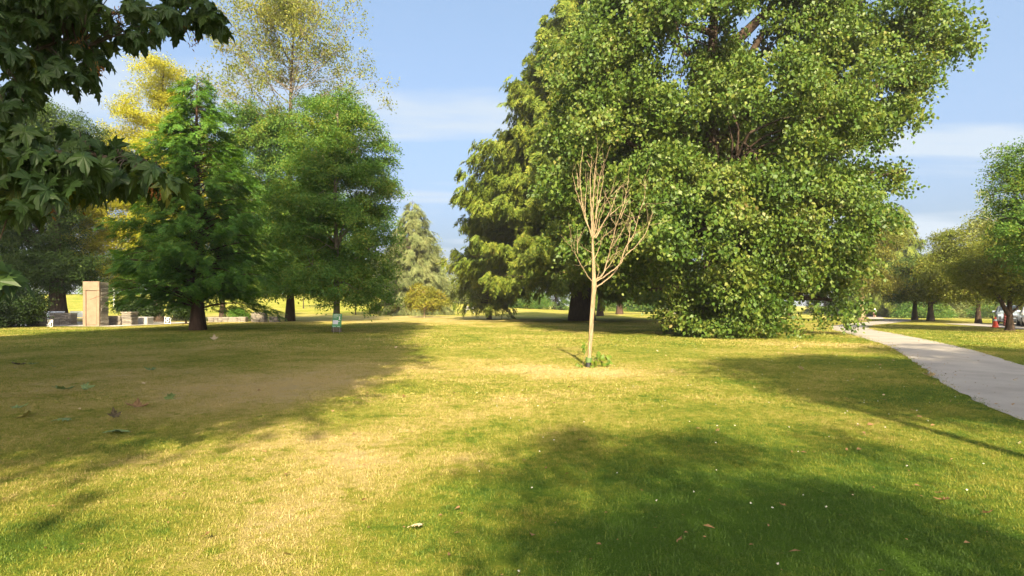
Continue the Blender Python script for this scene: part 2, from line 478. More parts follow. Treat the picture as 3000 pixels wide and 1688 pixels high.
obj('path', mesh_idx('path', V, F, (M['path'],), True), kind='structure')
def on_path(x, y, m_=0.0):
    d = np.full(np.shape(x), 1e9)
    for a in pc[::3]:
        d = np.minimum(d, (x - a[0]) ** 2 + (y - a[1]) ** 2)
    return np.sqrt(d) < hw + m_

# plaza by the stone walls, parking bay, far road
def sheet(name, pts, mat, dz=.02, n=10):
    (x0, y0), (x1, y1), (x2, y2), (x3, y3) = pts
    u = np.linspace(0, 1, n)
    Uu, Vv = np.meshgrid(u, u)
    X_ = (x0 * (1 - Uu) + x1 * Uu) * (1 - Vv) + (x3 * (1 - Uu) + x2 * Uu) * Vv
    Y_ = (y0 * (1 - Uu) + y1 * Uu) * (1 - Vv) + (y3 * (1 - Uu) + y2 * Uu) * Vv
    idx = np.arange(n * n).reshape(n, n)
    F = np.stack([idx[:-1, :-1], idx[:-1, 1:], idx[1:, 1:], idx[1:, :-1]], -1).reshape(-1, 4)
    return obj(name, mesh_idx(name, np.stack([X_, Y_, gz(X_, Y_) + dz], -1).reshape(-1, 3), F, (mat,)), kind='structure')
sheet('paved_plaza', [(-40.5, 44.6), (-29.6, 43.2), (-28.5, 55), (-46, 56)], M['concrete'], .03)
sheet('parking_bay', [(33.6, 37.6), (70, 30), (80, 58), (37.5, 50.5)], M['path'], .03)

# ------------------------------------------------------------------ grass (uncountable: one object, instanced tufts)
def tuft_mesh(name, nb, r, h, w, seed):
    g = np.random.default_rng(seed)
    a = g.random(nb) * 2 * np.pi; rr = r * np.sqrt(g.random(nb))
    B = np.stack([rr * np.cos(a), rr * np.sin(a), np.full(nb, -.008)], 1)
    az = g.random(nb) * 2 * np.pi; lean = g.uniform(.4, 1.9, nb); hh = h * g.uniform(.5, 1.15, nb)
    D = np.stack([np.cos(az), np.sin(az), np.zeros(nb)], 1)
    Sd = np.stack([-np.sin(az), np.cos(az), np.zeros(nb)], 1)
    tw = g.uniform(-.6, .6, nb)[:, None]; Sd = unit(Sd + D * tw)
    up = np.array([0, 0, 1.0])
    mid = B + up * (hh * .6 * np.cos(lean * .5))[:, None] + D * (hh * .6 * np.sin(lean * .5))[:, None]
    tip = mid + up * (hh * .45 * np.cos(lean * 1.25))[:, None] + D * (hh * .45 * np.sin(lean * 1.25))[:, None]
    ww = (w * g.uniform(.7, 1.3, nb))[:, None]
    V = np.stack([B - Sd * ww / 2, B + Sd * ww / 2, mid + Sd * ww * .42, mid - Sd * ww * .42, tip], 1).reshape(-1, 3)
    k = np.arange(nb)[:, None] * 5
    quads = (k + np.array([0, 1, 2, 3])).tolist(); tris = (k + np.array([3, 2, 4])).tolist()
    me = mesh_idx(name, V, quads + tris, (M['blade'],))
    return me
def scatter(name, meshes, pts, rot, sc, parent=None, kind='stuff', extra=None, label=None):
    """one object whose points carry instanced pieces (rot: euler angles per point)"""
    key = tuple(m_.name for m_ in meshes)
    if key not in SPRIGS:
        col = bpy.data.collections.new(name + '_pieces')
        for me in meshes: col.objects.link(bpy.data.objects.new(name + '_piece', me))
        SPRIGS[key] = col
    col = SPRIGS[key]; n = len(pts)
    me = bpy.data.meshes.new(name)
    me.vertices.add(n)
    me.vertices.foreach_set('co', np.asarray(pts, np.float32).ravel())
    def put(an, typ, v, f='value'):
        a_ = me.attributes.new(an, typ, 'POINT'); a_.data.foreach_set(f, np.asarray(v, np.int32 if typ == 'INT' else np.float32).ravel())
    put('rot', 'FLOAT_VECTOR', rot, 'vector'); put('sc', 'FLOAT', sc); put('pick', 'INT', R.integers(0, len(meshes), n))
    for an, v in (extra or {}).items(): put(an, 'FLOAT', v)
    o = obj(name, me, parent, kind=kind, label=label)
    if 'ng' not in NG:
        NG['n'] = 0
    ng = bpy.data.node_groups.new(name, 'GeometryNodeTree')
    ng.interface.new_socket('Geometry', in_out='INPUT', socket_type='NodeSocketGeometry')
    ng.interface.new_socket('Geometry', in_out='OUTPUT', socket_type='NodeSocketGeometry')
    gi = ng.nodes.new('NodeGroupInput'); go = ng.nodes.new('NodeGroupOutput')
    iop = ng.nodes.new('GeometryNodeInstanceOnPoints'); ci = ng.nodes.new('GeometryNodeCollectionInfo')
    ci.inputs['Collection'].default_value = col
    ci.inputs['Separate Children'].default_value = True; ci.inputs['Reset Children'].default_value = True
    def attr(nm, typ):
        a = ng.nodes.new('GeometryNodeInputNamedAttribute'); a.data_type = typ; a.inputs['Name'].default_value = nm
        return a.outputs['Attribute']
    e2r = ng.nodes.new('FunctionNodeEulerToRotation'); ng.links.new(attr('rot', 'FLOAT_VECTOR'), e2r.inputs[0])
    ng.links.new(gi.outputs[0], iop.inputs['Points']); ng.links.new(ci.outputs[0], iop.inputs['Instance'])
    iop.inputs['Pick Instance'].default_value = True
    ng.links.new(attr('pick', 'INT'), iop.inputs['Instance Index'])
    ng.links.new(e2r.outputs[0], iop.inputs['Rotation']); ng.links.new(attr('sc', 'FLOAT'), iop.inputs['Scale'])
    ng.links.new(iop.outputs[0], go.inputs[0])
    md = o.modifiers.new('pieces', 'NODES'); md.node_group = ng
    return o
SPRIGS = {}; NG = {}
def grass_layer(name, tufts, x, y, smin, smax):
    n = len(x)
    rot = np.zeros((n, 3)); rot[:, 2] = R.random(n) * 6.283
    return scatter(name, tufts, np.stack([x, y, gz(x, y)], 1), rot, R.uniform(smin, smax, n), extra={'dry': dryness(x, y)})
def wedge(y0, y1, dens, hmin=2.0):
    n = int(dens * .93 * (y1 ** 2 - y0 ** 2) + dens * 2 * (y1 - y0))
    y = np.sqrt(R.uniform(y0 ** 2, y1 ** 2, n))
    x = R.uniform(-1, 1, n) * (y * .93 + 1.0)
    k = ~on_path(x, y, -.03)
    k &= ~((x < -28.4) & (y > 43.6 - (x + 35) * .05))
    k &= ~((x > 33.5) & (y > 37.6 - (x - 33.6) * .21))
    return x[k], y[k]
x, y = wedge(2.3, 9.5, 150)
grass_layer('grass', [tuft_mesh('tuft', 84, .10, .036, .0032, s) for s in (1, 2, 3, 4)], x, y, .6, 1.25)
x, y = wedge(9.2, 22, 46)
grass_layer('grass', [tuft_mesh('tuft', 70, .17, .042, .0072, s) for s in (5, 6, 7)], x, y, .6, 1.3)
x, y = wedge(21.5, 55, 9)
grass_layer('grass', [tuft_mesh('tuft', 60, .40, .055, .020, s) for s in (8, 9, 10)], x, y, .6, 1.3)

# clover flowers dotted over the greener right part
def clover():
    n = 190
    x = R.uniform(-1.0, 9.5, n); y = R.uniform(3, 24, n)
    k = (~on_path(x, y, .2)) & (vnoise(x * .6, y * .6 + 40) > .42) & (np.abs(x) < y * .93); x, y = x[k], y[k]
    c = np.stack([x, y, gz(x, y) + .045], 1)
    Q = []
    for j in range(5):
        a = R.random(len(c)) * 6.28
        A = np.stack([np.cos(a), np.sin(a), R.uniform(.2, 1.2, len(c))], 1)
        Nn = unit(R.normal(0, 1, (len(c), 3)))
        Q.append(leaf_quads(c + A * .004, A, Nn, np.full(len(c), .014), np.full(len(c), .012)))
    return np.concatenate(Q)
obj('clover_flowers', quads_mesh('clover_flowers', clover(), plain('clover_white', (.62, .60, .52), .8, .1)), kind='stuff')

# ------------------------------------------------------------------ trees
def crown_points(lobes, n, shell=.5, deep=.55):
    L = np.array(lobes, float)
    w = (L[:, 3] * L[:, 5] + L[:, 3] * L[:, 4] + L[:, 4] * L[:, 5]); w /= w.sum()
    out = []; outn = []
    while sum(map(len, out)) < n:
        k = R.choice(len(L), n, p=w)
        d = unit(R.normal(0, 1, (n, 3)))
        r = R.uniform(shell, 1.0, n) ** .6
        p = L[k, :3] + d * L[k, 3:] * r[:, None]
        q = ((p[:, None, :] - L[None, :, :3]) / L[None, :, 3:])
        rr = np.sqrt((q ** 2).sum(-1)); rr[np.arange(n), k] = 9
        ok = rr.min(1) > deep
        out.append(p[ok]); outn.append(unit(d * L[k, 3:])[ok])
    return np.concatenate(out)[:n], np.concatenate(outn)[:n]

def broad_sprig(mat, n, r, leaf, lw=.62, droop=.5, up=.5, seeds=(1, 2, 3, 4)):
    """a leafy twig: leaves set round a short axis along +y, hanging"""
    out = []
    for sd in seeds:
        g = np.random.default_rng(sd * 77 + n)
        t_ = g.uniform(-1, 1, n)
        c = np.stack([g.normal(0, .42, n) * r, t_ * r, g.normal(0, .30, n) * r - .25 * np.abs(t_) * r], 1)
        Nn = unit(np.stack([g.normal(0, .55, n), g.normal(.55, .5, n), g.normal(up, .4, n)], 1))
        A = np.stack([g.normal(0, .8, n), g.normal(.4, .7, n), g.normal(0, .5, n) - droop * 1.6], 1)
        A = A - Nn * (A * Nn).sum(1)[:, None]
        L = leaf * g.uniform(.65, 1.2, n)
        out.append(quads_mesh('sprig', leaf_quads(c, A, Nn, L, L * lw * g.uniform(.85, 1.15, n)), mat))
    return out
def frond(mat, n, L, wid, leaf, lw=.3, droop=.4, seeds=(1, 2, 3), hang=0.0):
    """a conifer spray along +y: rows of narrow side shoots on a drooping rachis"""
    out = []
    for sd in seeds:
        g = np.random.default_rng(sd * 31 + n)
        t_ = np.linspace(.05, 1, n); sg = np.where(np.arange(n) % 2, 1.0, -1.0)
        w_ = wid * np.sin(np.clip(t_ * .85 + .15, 0, 1) * np.pi) ** .7
        base = np.stack([0 * t_, t_ * L, -droop * L * t_ ** 2], 1)
        A = np.stack([sg * .8, .75 + 0 * t_, -.25 - hang + 0 * t_], 1) + g.normal(0, .18, (n, 3))
        A = unit(A); ll = leaf * (.45 + .7 * w_ / (wid + 1e-6)) * g.uniform(.8, 1.2, n)
        c = base + A * (ll * .5)[:, None] + g.normal(0, .02 * L, (n, 3))
        Nn = np.stack([g.normal(0, .3, n), g.normal(.25, .25, n), np.full(n, 1.0)], 1)
        out.append(quads_mesh('spray', leaf_quads(c, A, Nn, ll, ll * lw * g.uniform(.8, 1.2, n), .1), mat))
    return out
SP = {
 'poplar': broad_sprig(M['poplar'], 22, .50, .205, .74, .65, .3),
 'oak': broad_sprig(M['oak'], 24, .42, .135, .5, .2, .6),
 'oak_far': broad_sprig(M['oak'], 24, .62, .20, .5, .2, .6),
 'yellow': broad_sprig(M['yellow'], 24, .60, .19, .42, .2, .6),
 'dark': broad_sprig(M['darkfir'], 26, .55, .19, .42, .3, .6),
 'pale': broad_sprig(M['pale'], 22, .95, .34, .6, .25, .5),
 'green': broad_sprig(M['oak'], 22, .95, .34, .6, .25, .5),
 'cherry': broad_sprig(M['cherry'], 24, .42, .125, .5, .3, .6),
 'rusty': broad_sprig(M['rusty'], 22, .62, .20, .55, .5, .4),
 'lime': broad_sprig(M['lime'], 22, .5, .2, .6, .2, .6),
 'shrub': broad_sprig(M['shrub'], 22, .34, .13, .55, .3, .5),
 'maple': broad_sprig(M['maple'], 16, .65, .30, .9, .5, .5),
 'redwoodleaf': broad_sprig(M['redwood'], 26, .50, .17, .4, .3, .6),
 'redwood': frond(M['redwood'], 22, .64, .3, .21, .28, .35),
 'cedar': frond(M['cedar'], 20, .95, .42, .42, .34, .45, hang=.25),
 'cedar_small': frond(M['cedar'], 24, .85, .38, .29, .32, .5, hang=.3),
 'fir': frond(M['darkfir'], 20, 1.5, .6, .55, .28, .5, hang=.3),
 'deodar': frond(M['deodar'], 26, 1.1, .4, .30, .26, .6, hang=.5),
}
def tree(name, label, base, lobes, mat, bark, n_clump, per, clump, leaf, trunk_r, trunk_top=None, group=None, droop=.4, hang=0.0,
         cat='tree', lean=(0, 0), nb=40, flat=.6, shell=.5, deep=.55, flute=.05, limbs=None, leafw=.62, zmin=.15, cut=None, upb=.5, dome=True):
    """broadleaf tree: world ellipsoid lobes carry leaf clumps; tapered trunk and limbs reach into them"""
    global R
    R = np.random.default_rng(zlib.crc32(label.encode()) + int(abs(base[0]) * 10))
    base = np.array([base[0], base[1], float(gz(base[0], base[1]))])
    root = empty(name, tuple(base), label, cat, group)
    C, O = crown_points(lobes, n_clump, shell, deep)
    if cut is not None:
        k = cut(C); C, O = C[k], O[k]
    nC = len(C)
    cs = clump * R.uniform(.55, 1.3, nC)
    k = np.repeat(np.arange(nC), np.maximum(2, (per * (cs / clump) ** 1.5).astype(int)))
    n = len(k)
    d = unit(R.normal(0, 1, (n, 3))) * (R.random(n) ** .45)[:, None]
    if dome:
        d[:, 2] = np.abs(d[:, 2]) - .9 * (d[:, 0] ** 2 + d[:, 1] ** 2)
        d += O[k] * .25
    off = d * cs[k][:, None] * np.array([1, 1, flat])
    if hang: off[:, 2] -= R.random(n) ** 1.5 * hang * cs[k]
    p = C[k] + off
    keep = p[:, 2] > base[2] + zmin + R.random(n) * .15
    p, d, k = p[keep], d[keep], k[keep]; n = len(p)
    out = unit(O[k] + d * .8 + R.normal(0, .5, (n, 3)))
    rot = np.stack([R.normal(0, .3, n) + np.arcsin(np.clip(out[:, 2], -1, 1)) * .35, R.normal(0, .35, n), np.arctan2(-out[:, 0], out[:, 1])], 1)
    scatter('crown', SP[mat], p - base, rot, leaf * R.uniform(.75, 1.25, n), root)
    # wood
    T = Tubes()
    Lb = np.array(lobes, float)
    if trunk_top is None:
        j = np.argmax(Lb[:, 2]); trunk_top = Lb[j, :3]
    top = np.asarray(trunk_top, float) - base
    m_ = 12; tt = np.linspace(0, 1, m_)
    tp = np.outer(tt, top) + np.stack([.05 * top[2] * .15 * np.sin(tt * 7 + 1), .02 * top[2] * .2 * np.cos(tt * 5), 0 * tt], 1) * tt[:, None]
    tp[0, 2] -= .15
    tr_ = trunk_r * (1 - .85 * tt) * (1 + .55 * np.exp(-tt * top[2] / (trunk_r * 2.2)))
    T.add(tp, tr_, 12, flute)
    def on_trunk(z):
        f = np.clip(z / max(top[2], .1), 0, .96)
        return np.array([np.interp(f, tt, tp[:, i]) for i in range(3)]), float(np.interp(f, tt, tr_))
    ends = []
    for l in Lb:
        c = l[:3] - base
        a, r_ = on_trunk(max(.25 * top[2], c[2] - .55 * math.hypot(c[0] - top[0], c[1] - top[1]) - .4 * l[5]) if c[2] > .25 * top[2] else c[2])
        if np.linalg.norm(c - a) < .3: continue
        cv = curve(a, c, sag=.04 * np.linalg.norm(c - a), wob=.05 * np.linalg.norm(c - a) / 3, n=7)
        T.add(cv, np.linspace(max(.02, r_ * .5), max(.012, r_ * .14), 7), 7)
        ends.append((c, r_ * .16, cv))
    if ends and nb:
        EC = np.array([e[0] for e in ends])
        for j in R.choice(nC, min(nb, nC), replace=False):
            c = C[j] - base
            e = ends[int(np.argmin(((EC - c) ** 2).sum(1)))]
            s = e[2][int(R.integers(3, 7))]
            if np.linalg.norm(c - s) < .2: continue
            T.add(curve(s, c, sag=.08 * np.linalg.norm(c - s), wob=.03 * np.linalg.norm(c - s), n=5), np.linspace(max(.012, e[1]), .006, 5), 5)
    for lm in (limbs or []):
        T.add(np.asarray(lm[0], float) - base, np.asarray(lm[1], float), 8)
    obj('trunk', T.mesh('trunk', bark), root)
    return root

def conifer(name, label, base, H, prof, mat, bark, nbr, per, leaf, trunk_r, z0=.5, rise=.25, droop=.35, hang=.6, group=None, width=.30, leafw=.4,
            cut=None, up=.5, sag_leaf=.5, cat='tree', whorl=0, tipup=0.0, flute=.08, thick=.10, tmin=.2, pitch=-.2):
    global R
    R = np.random.default_rng(zlib.crc32(label.encode()) + int(abs(base[0]) * 10))
    """conifer: drooping or layered branches off a straight trunk; prof(h in 0..1) -> branch reach in metres"""
    base = np.array([base[0], base[1], float(gz(base[0], base[1]))])
    root = empty(name, tuple(base), label, cat, group)
    hs = z0 + (H * .985 - z0) * (np.linspace(0, 1, nbr) ** .92)
    if whorl: hs = z0 + np.round((hs - z0) / whorl) * whorl + R.normal(0, .08 * whorl, nbr)
    az = np.arange(nbr) * 2.39996 + R.normal(0, .35, nbr)
    Ls = np.array([prof(h / H) for h in hs]) * R.uniform(.68, 1.12, nbr)
    D = np.stack([np.cos(az), np.sin(az), 0 * az], 1)
    Sd = np.stack([-np.sin(az), np.cos(az), 0 * az], 1)
    cnt = np.maximum(4, (per * (Ls / Ls.max()) ** 1.25)).astype(int)
    k = np.repeat(np.arange(nbr), cnt); n = len(k)
    t_ = tmin + (1 - tmin) * R.random(n) ** .62
    rz = rise * R.uniform(.6, 1.4, nbr); dz = droop * R.uniform(.7, 1.3, nbr)
    def bz(kk, tt): return Ls[kk] * (rz[kk] * tt - dz[kk] * tt ** 2 + tipup * tt ** 4)
    lat = R.normal(0, .55, n) * width * Ls[k] * (1.15 - t_)
    p = D[k] * (Ls[k] * t_)[:, None] + Sd[k] * lat[:, None]
    p[:, 2] += hs[k] + bz(k, t_) - np.abs(lat) * sag_leaf * .6 - R.random(n) ** 1.6 * hang * (.35 + .65 * R.random(nbr)[k]) + R.normal(0, thick, n)
    keep = p[:, 2] > .12
    if cut is not None: keep &= cut(p + base)
    p, k, t_, lat = p[keep], k[keep], t_[keep], lat[keep]; n = len(p)
    yaw = az[k] - np.pi / 2 + np.sign(lat) * -R.uniform(.1, .9, n) * np.minimum(1, np.abs(lat) / (.15 * Ls[k] + .05)) + R.normal(0, .3, n)
    rot = np.stack([R.normal(pitch, .28, n), R.normal(0, .35, n), yaw], 1)
    scatter('crown', SP[mat], p, rot, leaf * R.uniform(.7, 1.25, n), root)
    T = Tubes()
    tt = np.linspace(0, 1, 12)
    tp = np.stack([.05 * np.sin(tt * 6) * tt, .05 * np.cos(tt * 5) * tt, tt * H], 1); tp[0, 2] -= .15
    T.add(tp, trunk_r * (1 - .96 * tt) * (1 + .5 * np.exp(-tt * H / (trunk_r * 2.2))), 14, flute)
    for j in range(0, nbr, max(1, nbr // 150)):
        u = np.linspace(0, .92, 6)
        q = D[j] * (Ls[j] * u)[:, None]; q[:, 2] += hs[j] + bz(np.full(6, j), u)
        T.add(q, np.linspace(max(.015, .014 * Ls[j]), .006, 6), 5)
    obj('trunk', T.mesh('trunk', bark), root)
    return root

def lobe(px, py, rx, ry, Y, rd=None, dyy=0.0):
    """ellipsoid centred where the ray meets depth Y"""
    s = Y / FPX; c = P(px, py, Y)
    return (c[0], c[1] + dyy, c[2], rx * s, (rd if rd else min(rx * s, 5.0)), ry * s)

# --- the big poplar on the right
YP = 32.0
pl = [(1775, 225, 140, 190, 0), (1960, 150, 240, 190, -1.5), (2270, 130, 230, 200, 1.5), (2560, 105, 190, 150, 0), (2705, 130, 90, 80, .5), (2800, 128, 28, 25, .5), (2670, 270, 40, 40, .5),
      (1830, 480, 215, 215, -1), (2140, 430, 260, 230, -2.5), (2410, 440, 120, 150, 0), (2560, 505, 70, 30, 0), (2655, 498, 30, 12, 0), (1775, 690, 140, 140, 0),
      (2010, 690, 230, 190, -2.5), (2090, 740, 120, 100, -3.4), (1930, 600, 130, 110, -3.2), (2280, 650, 200, 150, -1.5), (2440, 650, 100, 160, 0), (2080, 880, 135, 95, -2.0), (1890, 850, 110, 60, -1), (2440, 880, 48, 85, 0),
      (2590, 290, 70, 55, 0), (2630, 330, 20, 15, 0), (2500, 270, 130, 120, -1), (2000, -180, 330, 220, 0), (2420, -170, 330, 200, 0), (1960, 500, 220, 220, 3.5), (2280, 520, 230, 220, 3.5), (1690, 330, 50, 110, 0), (1710, 620, 60, 110, 0), (2330, 850, 40, 80, 0)]
PL = [lobe(a, b, c, d, YP, min(c * YP / FPX, 4.2), e) for a, b, c, d, e in pl]
bx = P(2090, 0, YP)[0]
lim = [(np.array([P(2095, 180, YP), P(2190, 90, YP), P(2260, 20, YP), P(2330, -80, YP)]), [.34, .27, .2, .12]),
       (np.array([P(2095, 330, YP), P(2240, 90, YP + .5), P(2420, 60, YP), P(2600, 40, YP)]), [.24, .17, .11, .05]),
       (np.array([P(2090, 100, YP), P(1990, 62, YP), P(1880, 50, YP - 1)]), [.2, .13, .06])]
def pop_cut(C):
    px = C[:, 0] / C[:, 1] * FPX + 1500; py = HOR - (C[:, 2] - EYE) / C[:, 1] * FPX
    thin = (np.exp(-((px - 2170) / 150) ** 2 - ((py - 70) / 90) ** 2)
            + np.exp(-((px - 2650) / 90) ** 2 - ((py - 430) / 45) ** 2) + np.exp(-((px - 1760) / 90) ** 2 - ((py - 900) / 60) ** 2))
    drop = ((px < 2000) & (py > 785)) | ((px > 2260) & (py > 815) & (np.abs(px - 2440) > 40))
    return (R.random(len(C)) > thin * .9) & ~drop
tree('poplar_tree', 'huge spreading tree with glossy leaves hanging to the ground right of the bare sapling', (bx, YP + .3), PL, 'poplar', M['bark_dark'],
     880, 25, 1.3, 1.0, .62, trunk_top=P(2092, -260, YP + .3), droop=.65, hang=.75, nb=150, flat=.62, shell=.45, deep=.6, cut=pop_cut, limbs=lim, leafw=.72, upb=.35)

# --- the giant cedar behind it
conifer('cedar_tree', 'giant dark cedar with a thick trunk behind the bare sapling', G(1704, 940), 37.0,
        lambda h: 13.8 * (1 - h ** 1.7) * (.82 + .18 * min(1, h / .06)) + .25, 'cedar', M['bark_dark'], 680, 108, 1.0, .95,
        z0=3.6, rise=.30, droop=.44, hang=.8, width=.24, leafw=.42, tipup=.22, cut=lambda q: q[:, 0] < 17, sag_leaf=.8, tmin=.35, pitch=-.75)
conifer('cedar_tree', 'smaller bright yellow-green cedar left of the giant cedar, on a thin trunk', (-2.6, 66.0), 16.5,
        lambda h: 4.5 * (1 - h) ** .7 + .2, 'cedar_small', M['bark_dark'], 200, 30, .9, .22,
        z0=1.7, rise=.3, droop=.40, hang=1.0, width=.3, leafw=.42, tipup=.12, sag_leaf=.8, pitch=-.75)

# --- dawn redwood left, oaks, golden tree, dark tree
conifer('redwood_tree', 'feathery blue-green redwood with dark flared trunk right of the stone pillar', G(578, 968), 16.4,
        lambda h: (6.0 * (1 - h) ** .85 + .35) * (.88 + .12 * min(1, h / .1)), 'redwood', M['bark_red'], 210, 96, 1.0, .36, z0=1.35, rise=.50, droop=.36, hang=.55,
        width=.34, leafw=.36, sag_leaf=.45, up=1.0, thick=.16, tmin=.06, cut=lambda q: ~((q[:, 0] / q[:, 1] * FPX + 1500 < 345) & (q[:, 2] < 4.6)))
YO = 34.0
ol = [(985, 330, 75, 70, 0), (940, 450, 110, 80, 0), (1050, 430, 90, 90, 0), (985, 560, 150, 110, -.6), (1090, 560, 70, 90, 0), (890, 620, 100, 100, 0), (1010, 700, 150, 110, -.8),
      (1090, 720, 75, 110, 0), (900, 780, 90, 90, 0), (1020, 830, 130, 70, -.5), (1120, 850, 50, 60, 0), (990, 620, 130, 220, 1.5), (1150, 600, 28, 30, 0)]
tree('oak_tree', 'dense rounded oak with slim pale trunk behind the green notice sign', G(986, 973), [lobe(a, b, c, d, YO, min(c * YO / FPX, 2.6), e) for a, b, c, d, e in ol],
     'oak', M['bark_grey'], 620, 11, .62, 1.00, .20, trunk_top=P(985, 290, YO), droop=.25, nb=90, flat=.5, shell=.3, deep=.5, leafw=.5)
YA = 56.7
al = [(830, 430, 150, 60, 0), (750, 480, 120, 70, 0), (880, 400, 170, 60, 0), (760, 370, 110, 50, 0), (960, 340, 70, 60, 0), (850, 520, 150, 80, 0), (780, 640, 120, 90, 0), (930, 640, 120, 110, 0), (850, 740, 150, 90, 0), (790, 830, 120, 50, 0), (960, 790, 110, 80, 0)]
tree('oak_tree', 'tall oak whose thin top rises high above its neighbours, dark trunk flared at its base', G(850, 941), [lobe(a, b, c, d, YA, 4.2, e) for a, b, c, d, e in al],
     'oak_far', M['bark'], 1000, 9, .95, 1.05, .36, trunk_top=P(855, 10, YA), droop=.2, nb=90, flat=.45, shell=.2, leafw=.5)
# its thin, half-bare top belongs to the same tree
root = [o for o in COL.objects if o.name.startswith('oak_tree')][-1]
base = np.array(root.location)
T = Tubes(); LQ = []
for i in range(92):
    h = R.uniform(.03, 1.0) ** .8
    z = P(0, 440, YA)[2] + (P(0, 5, YA)[2] - P(0, 440, YA)[2]) * h
    a = R.random() * 6.283
    ln = (1 - h) ** .75 * 8.0 + .8
    p0 = np.array([P(855, 0, YA)[0], YA, z]) - base
    p1 = p0 + np.array([math.cos(a) * ln, math.sin(a) * ln, ln * R.uniform(.45, .95)])
    p1[2] = min(p1[2], P(0, 3, YA)[2] - base[2])
    cv = curve(p0, p1, sag=-.05 * ln, wob=.06, n=6)
    T.add(cv, np.linspace(.036, .010, 6), 5)
    for j in range(7):
        s = cv[int(R.integers(2, 6))]
        e = s + R.normal(0, .55, 3) + (p1 - p0) * .12
        T.add(curve(s, e, n=3), [.018, .012, .008], 4)
        m_ = int(R.integers(24, 60))
        c = e + R.normal(0, .36, (m_, 3))
        LQ.append(leaf_quads(c, R.normal(0, 1, (m_, 3)), R.normal(0, 1, (m_, 3)) + [0, -.4, .5], R.uniform(.15, .27, m_), R.uniform(.10, .16, m_)))
obj('branches', T.mesh('branches', M['bark_grey']), root, label='thin half-bare upper branches')
obj('foliage', quads_mesh('foliage', np.concatenate(LQ), M['oak_thin']), root, label='sparse yellow-green leaves at the top', kind='stuff')

YG = 58.0
gl = [(470, 230, 55, 60, 0), (450, 330, 100, 70, 0), (400, 430, 120, 70, 0), (500, 440, 110, 80, 0), (430, 540, 160, 80, 0), (360, 640, 150, 90, 0), (520, 640, 160, 100, 0), (330, 740, 160, 80, 0), (480, 760, 170, 80, 0), (620, 560, 120, 110, 0), (690, 650, 110, 110, 0), (250, 670, 90, 80, 0), (230, 590, 70, 60, 0), (300, 560, 90, 80, 0), (330, 800, 90, 40, 0)]
tree('golden_tree', 'tall golden yellow tree in full sun behind the redwood', (P(450, 0, YG)[0], YG), [lobe(a, b, c, d, YG, 4.0, e) for a, b, c, d, e in gl],
     'yellow', M['bark'], 1150, 11, .9, 1.05, .32, trunk_top=P(475, 180, YG), droop=.2, nb=140, flat=.4, shell=.2, leafw=.45)
YD = 50.0
dl = [(60, 400, 130, 110, 0), (180, 370, 90, 60, 0), (60, 560, 160, 120, 0), (110, 660, 110, 100, 0), (30, 730, 140, 100, 0), (190, 790, 90, 50, 0), (110, 800, 130, 60, 0), (-80, 560, 160, 200, 0)]
tree('dark_tree', 'dark shaded evergreen with broad trunk left of the stone pillar', (P(168, 0, YD)[0], YD), [lobe(a, b, c, d, YD, 3.6, e) for a, b, c, d, e in dl],
     'dark', M['bark_dark'], 1250, 8, .95, 1.00, .62, trunk_top=P(160, 420, YD), droop=.3, nb=80, flat=.5, shell=.2, leafw=.45)

# --- centre distance
conifer('deodar_tree', 'layered grey-green deodar with drooping tiers in the middle distance', (P(1208, 0, 96)[0], 96.0), 19.0,
        lambda h: 7.4 * (1 - h) ** .66 + .2, 'deodar', M['bark'], 170, 85, 1.0, .35, z0=1.0, rise=.22, droop=.42, hang=.9, width=.34, leafw=.3, whorl=1.25, pitch=-.45, sag_leaf=1.0, thick=.08)
tree('young_tree', 'small bright yellow-green tree on a pale stem in the sunny middle lawn', G(1243, 930), [lobe(a, b, c, d, 77.7, 1.7, 0) for a, b, c, d in ((1240, 855, 38, 28), (1215, 880, 32, 22), (1275, 882, 35, 24), (1245, 895, 40, 20))],
     'lime', M['bark_pale'], 110, 6, .55, 1.10, .10, trunk_top=P(1243, 850, 77.7), nb=20, flat=.5, shell=.2)

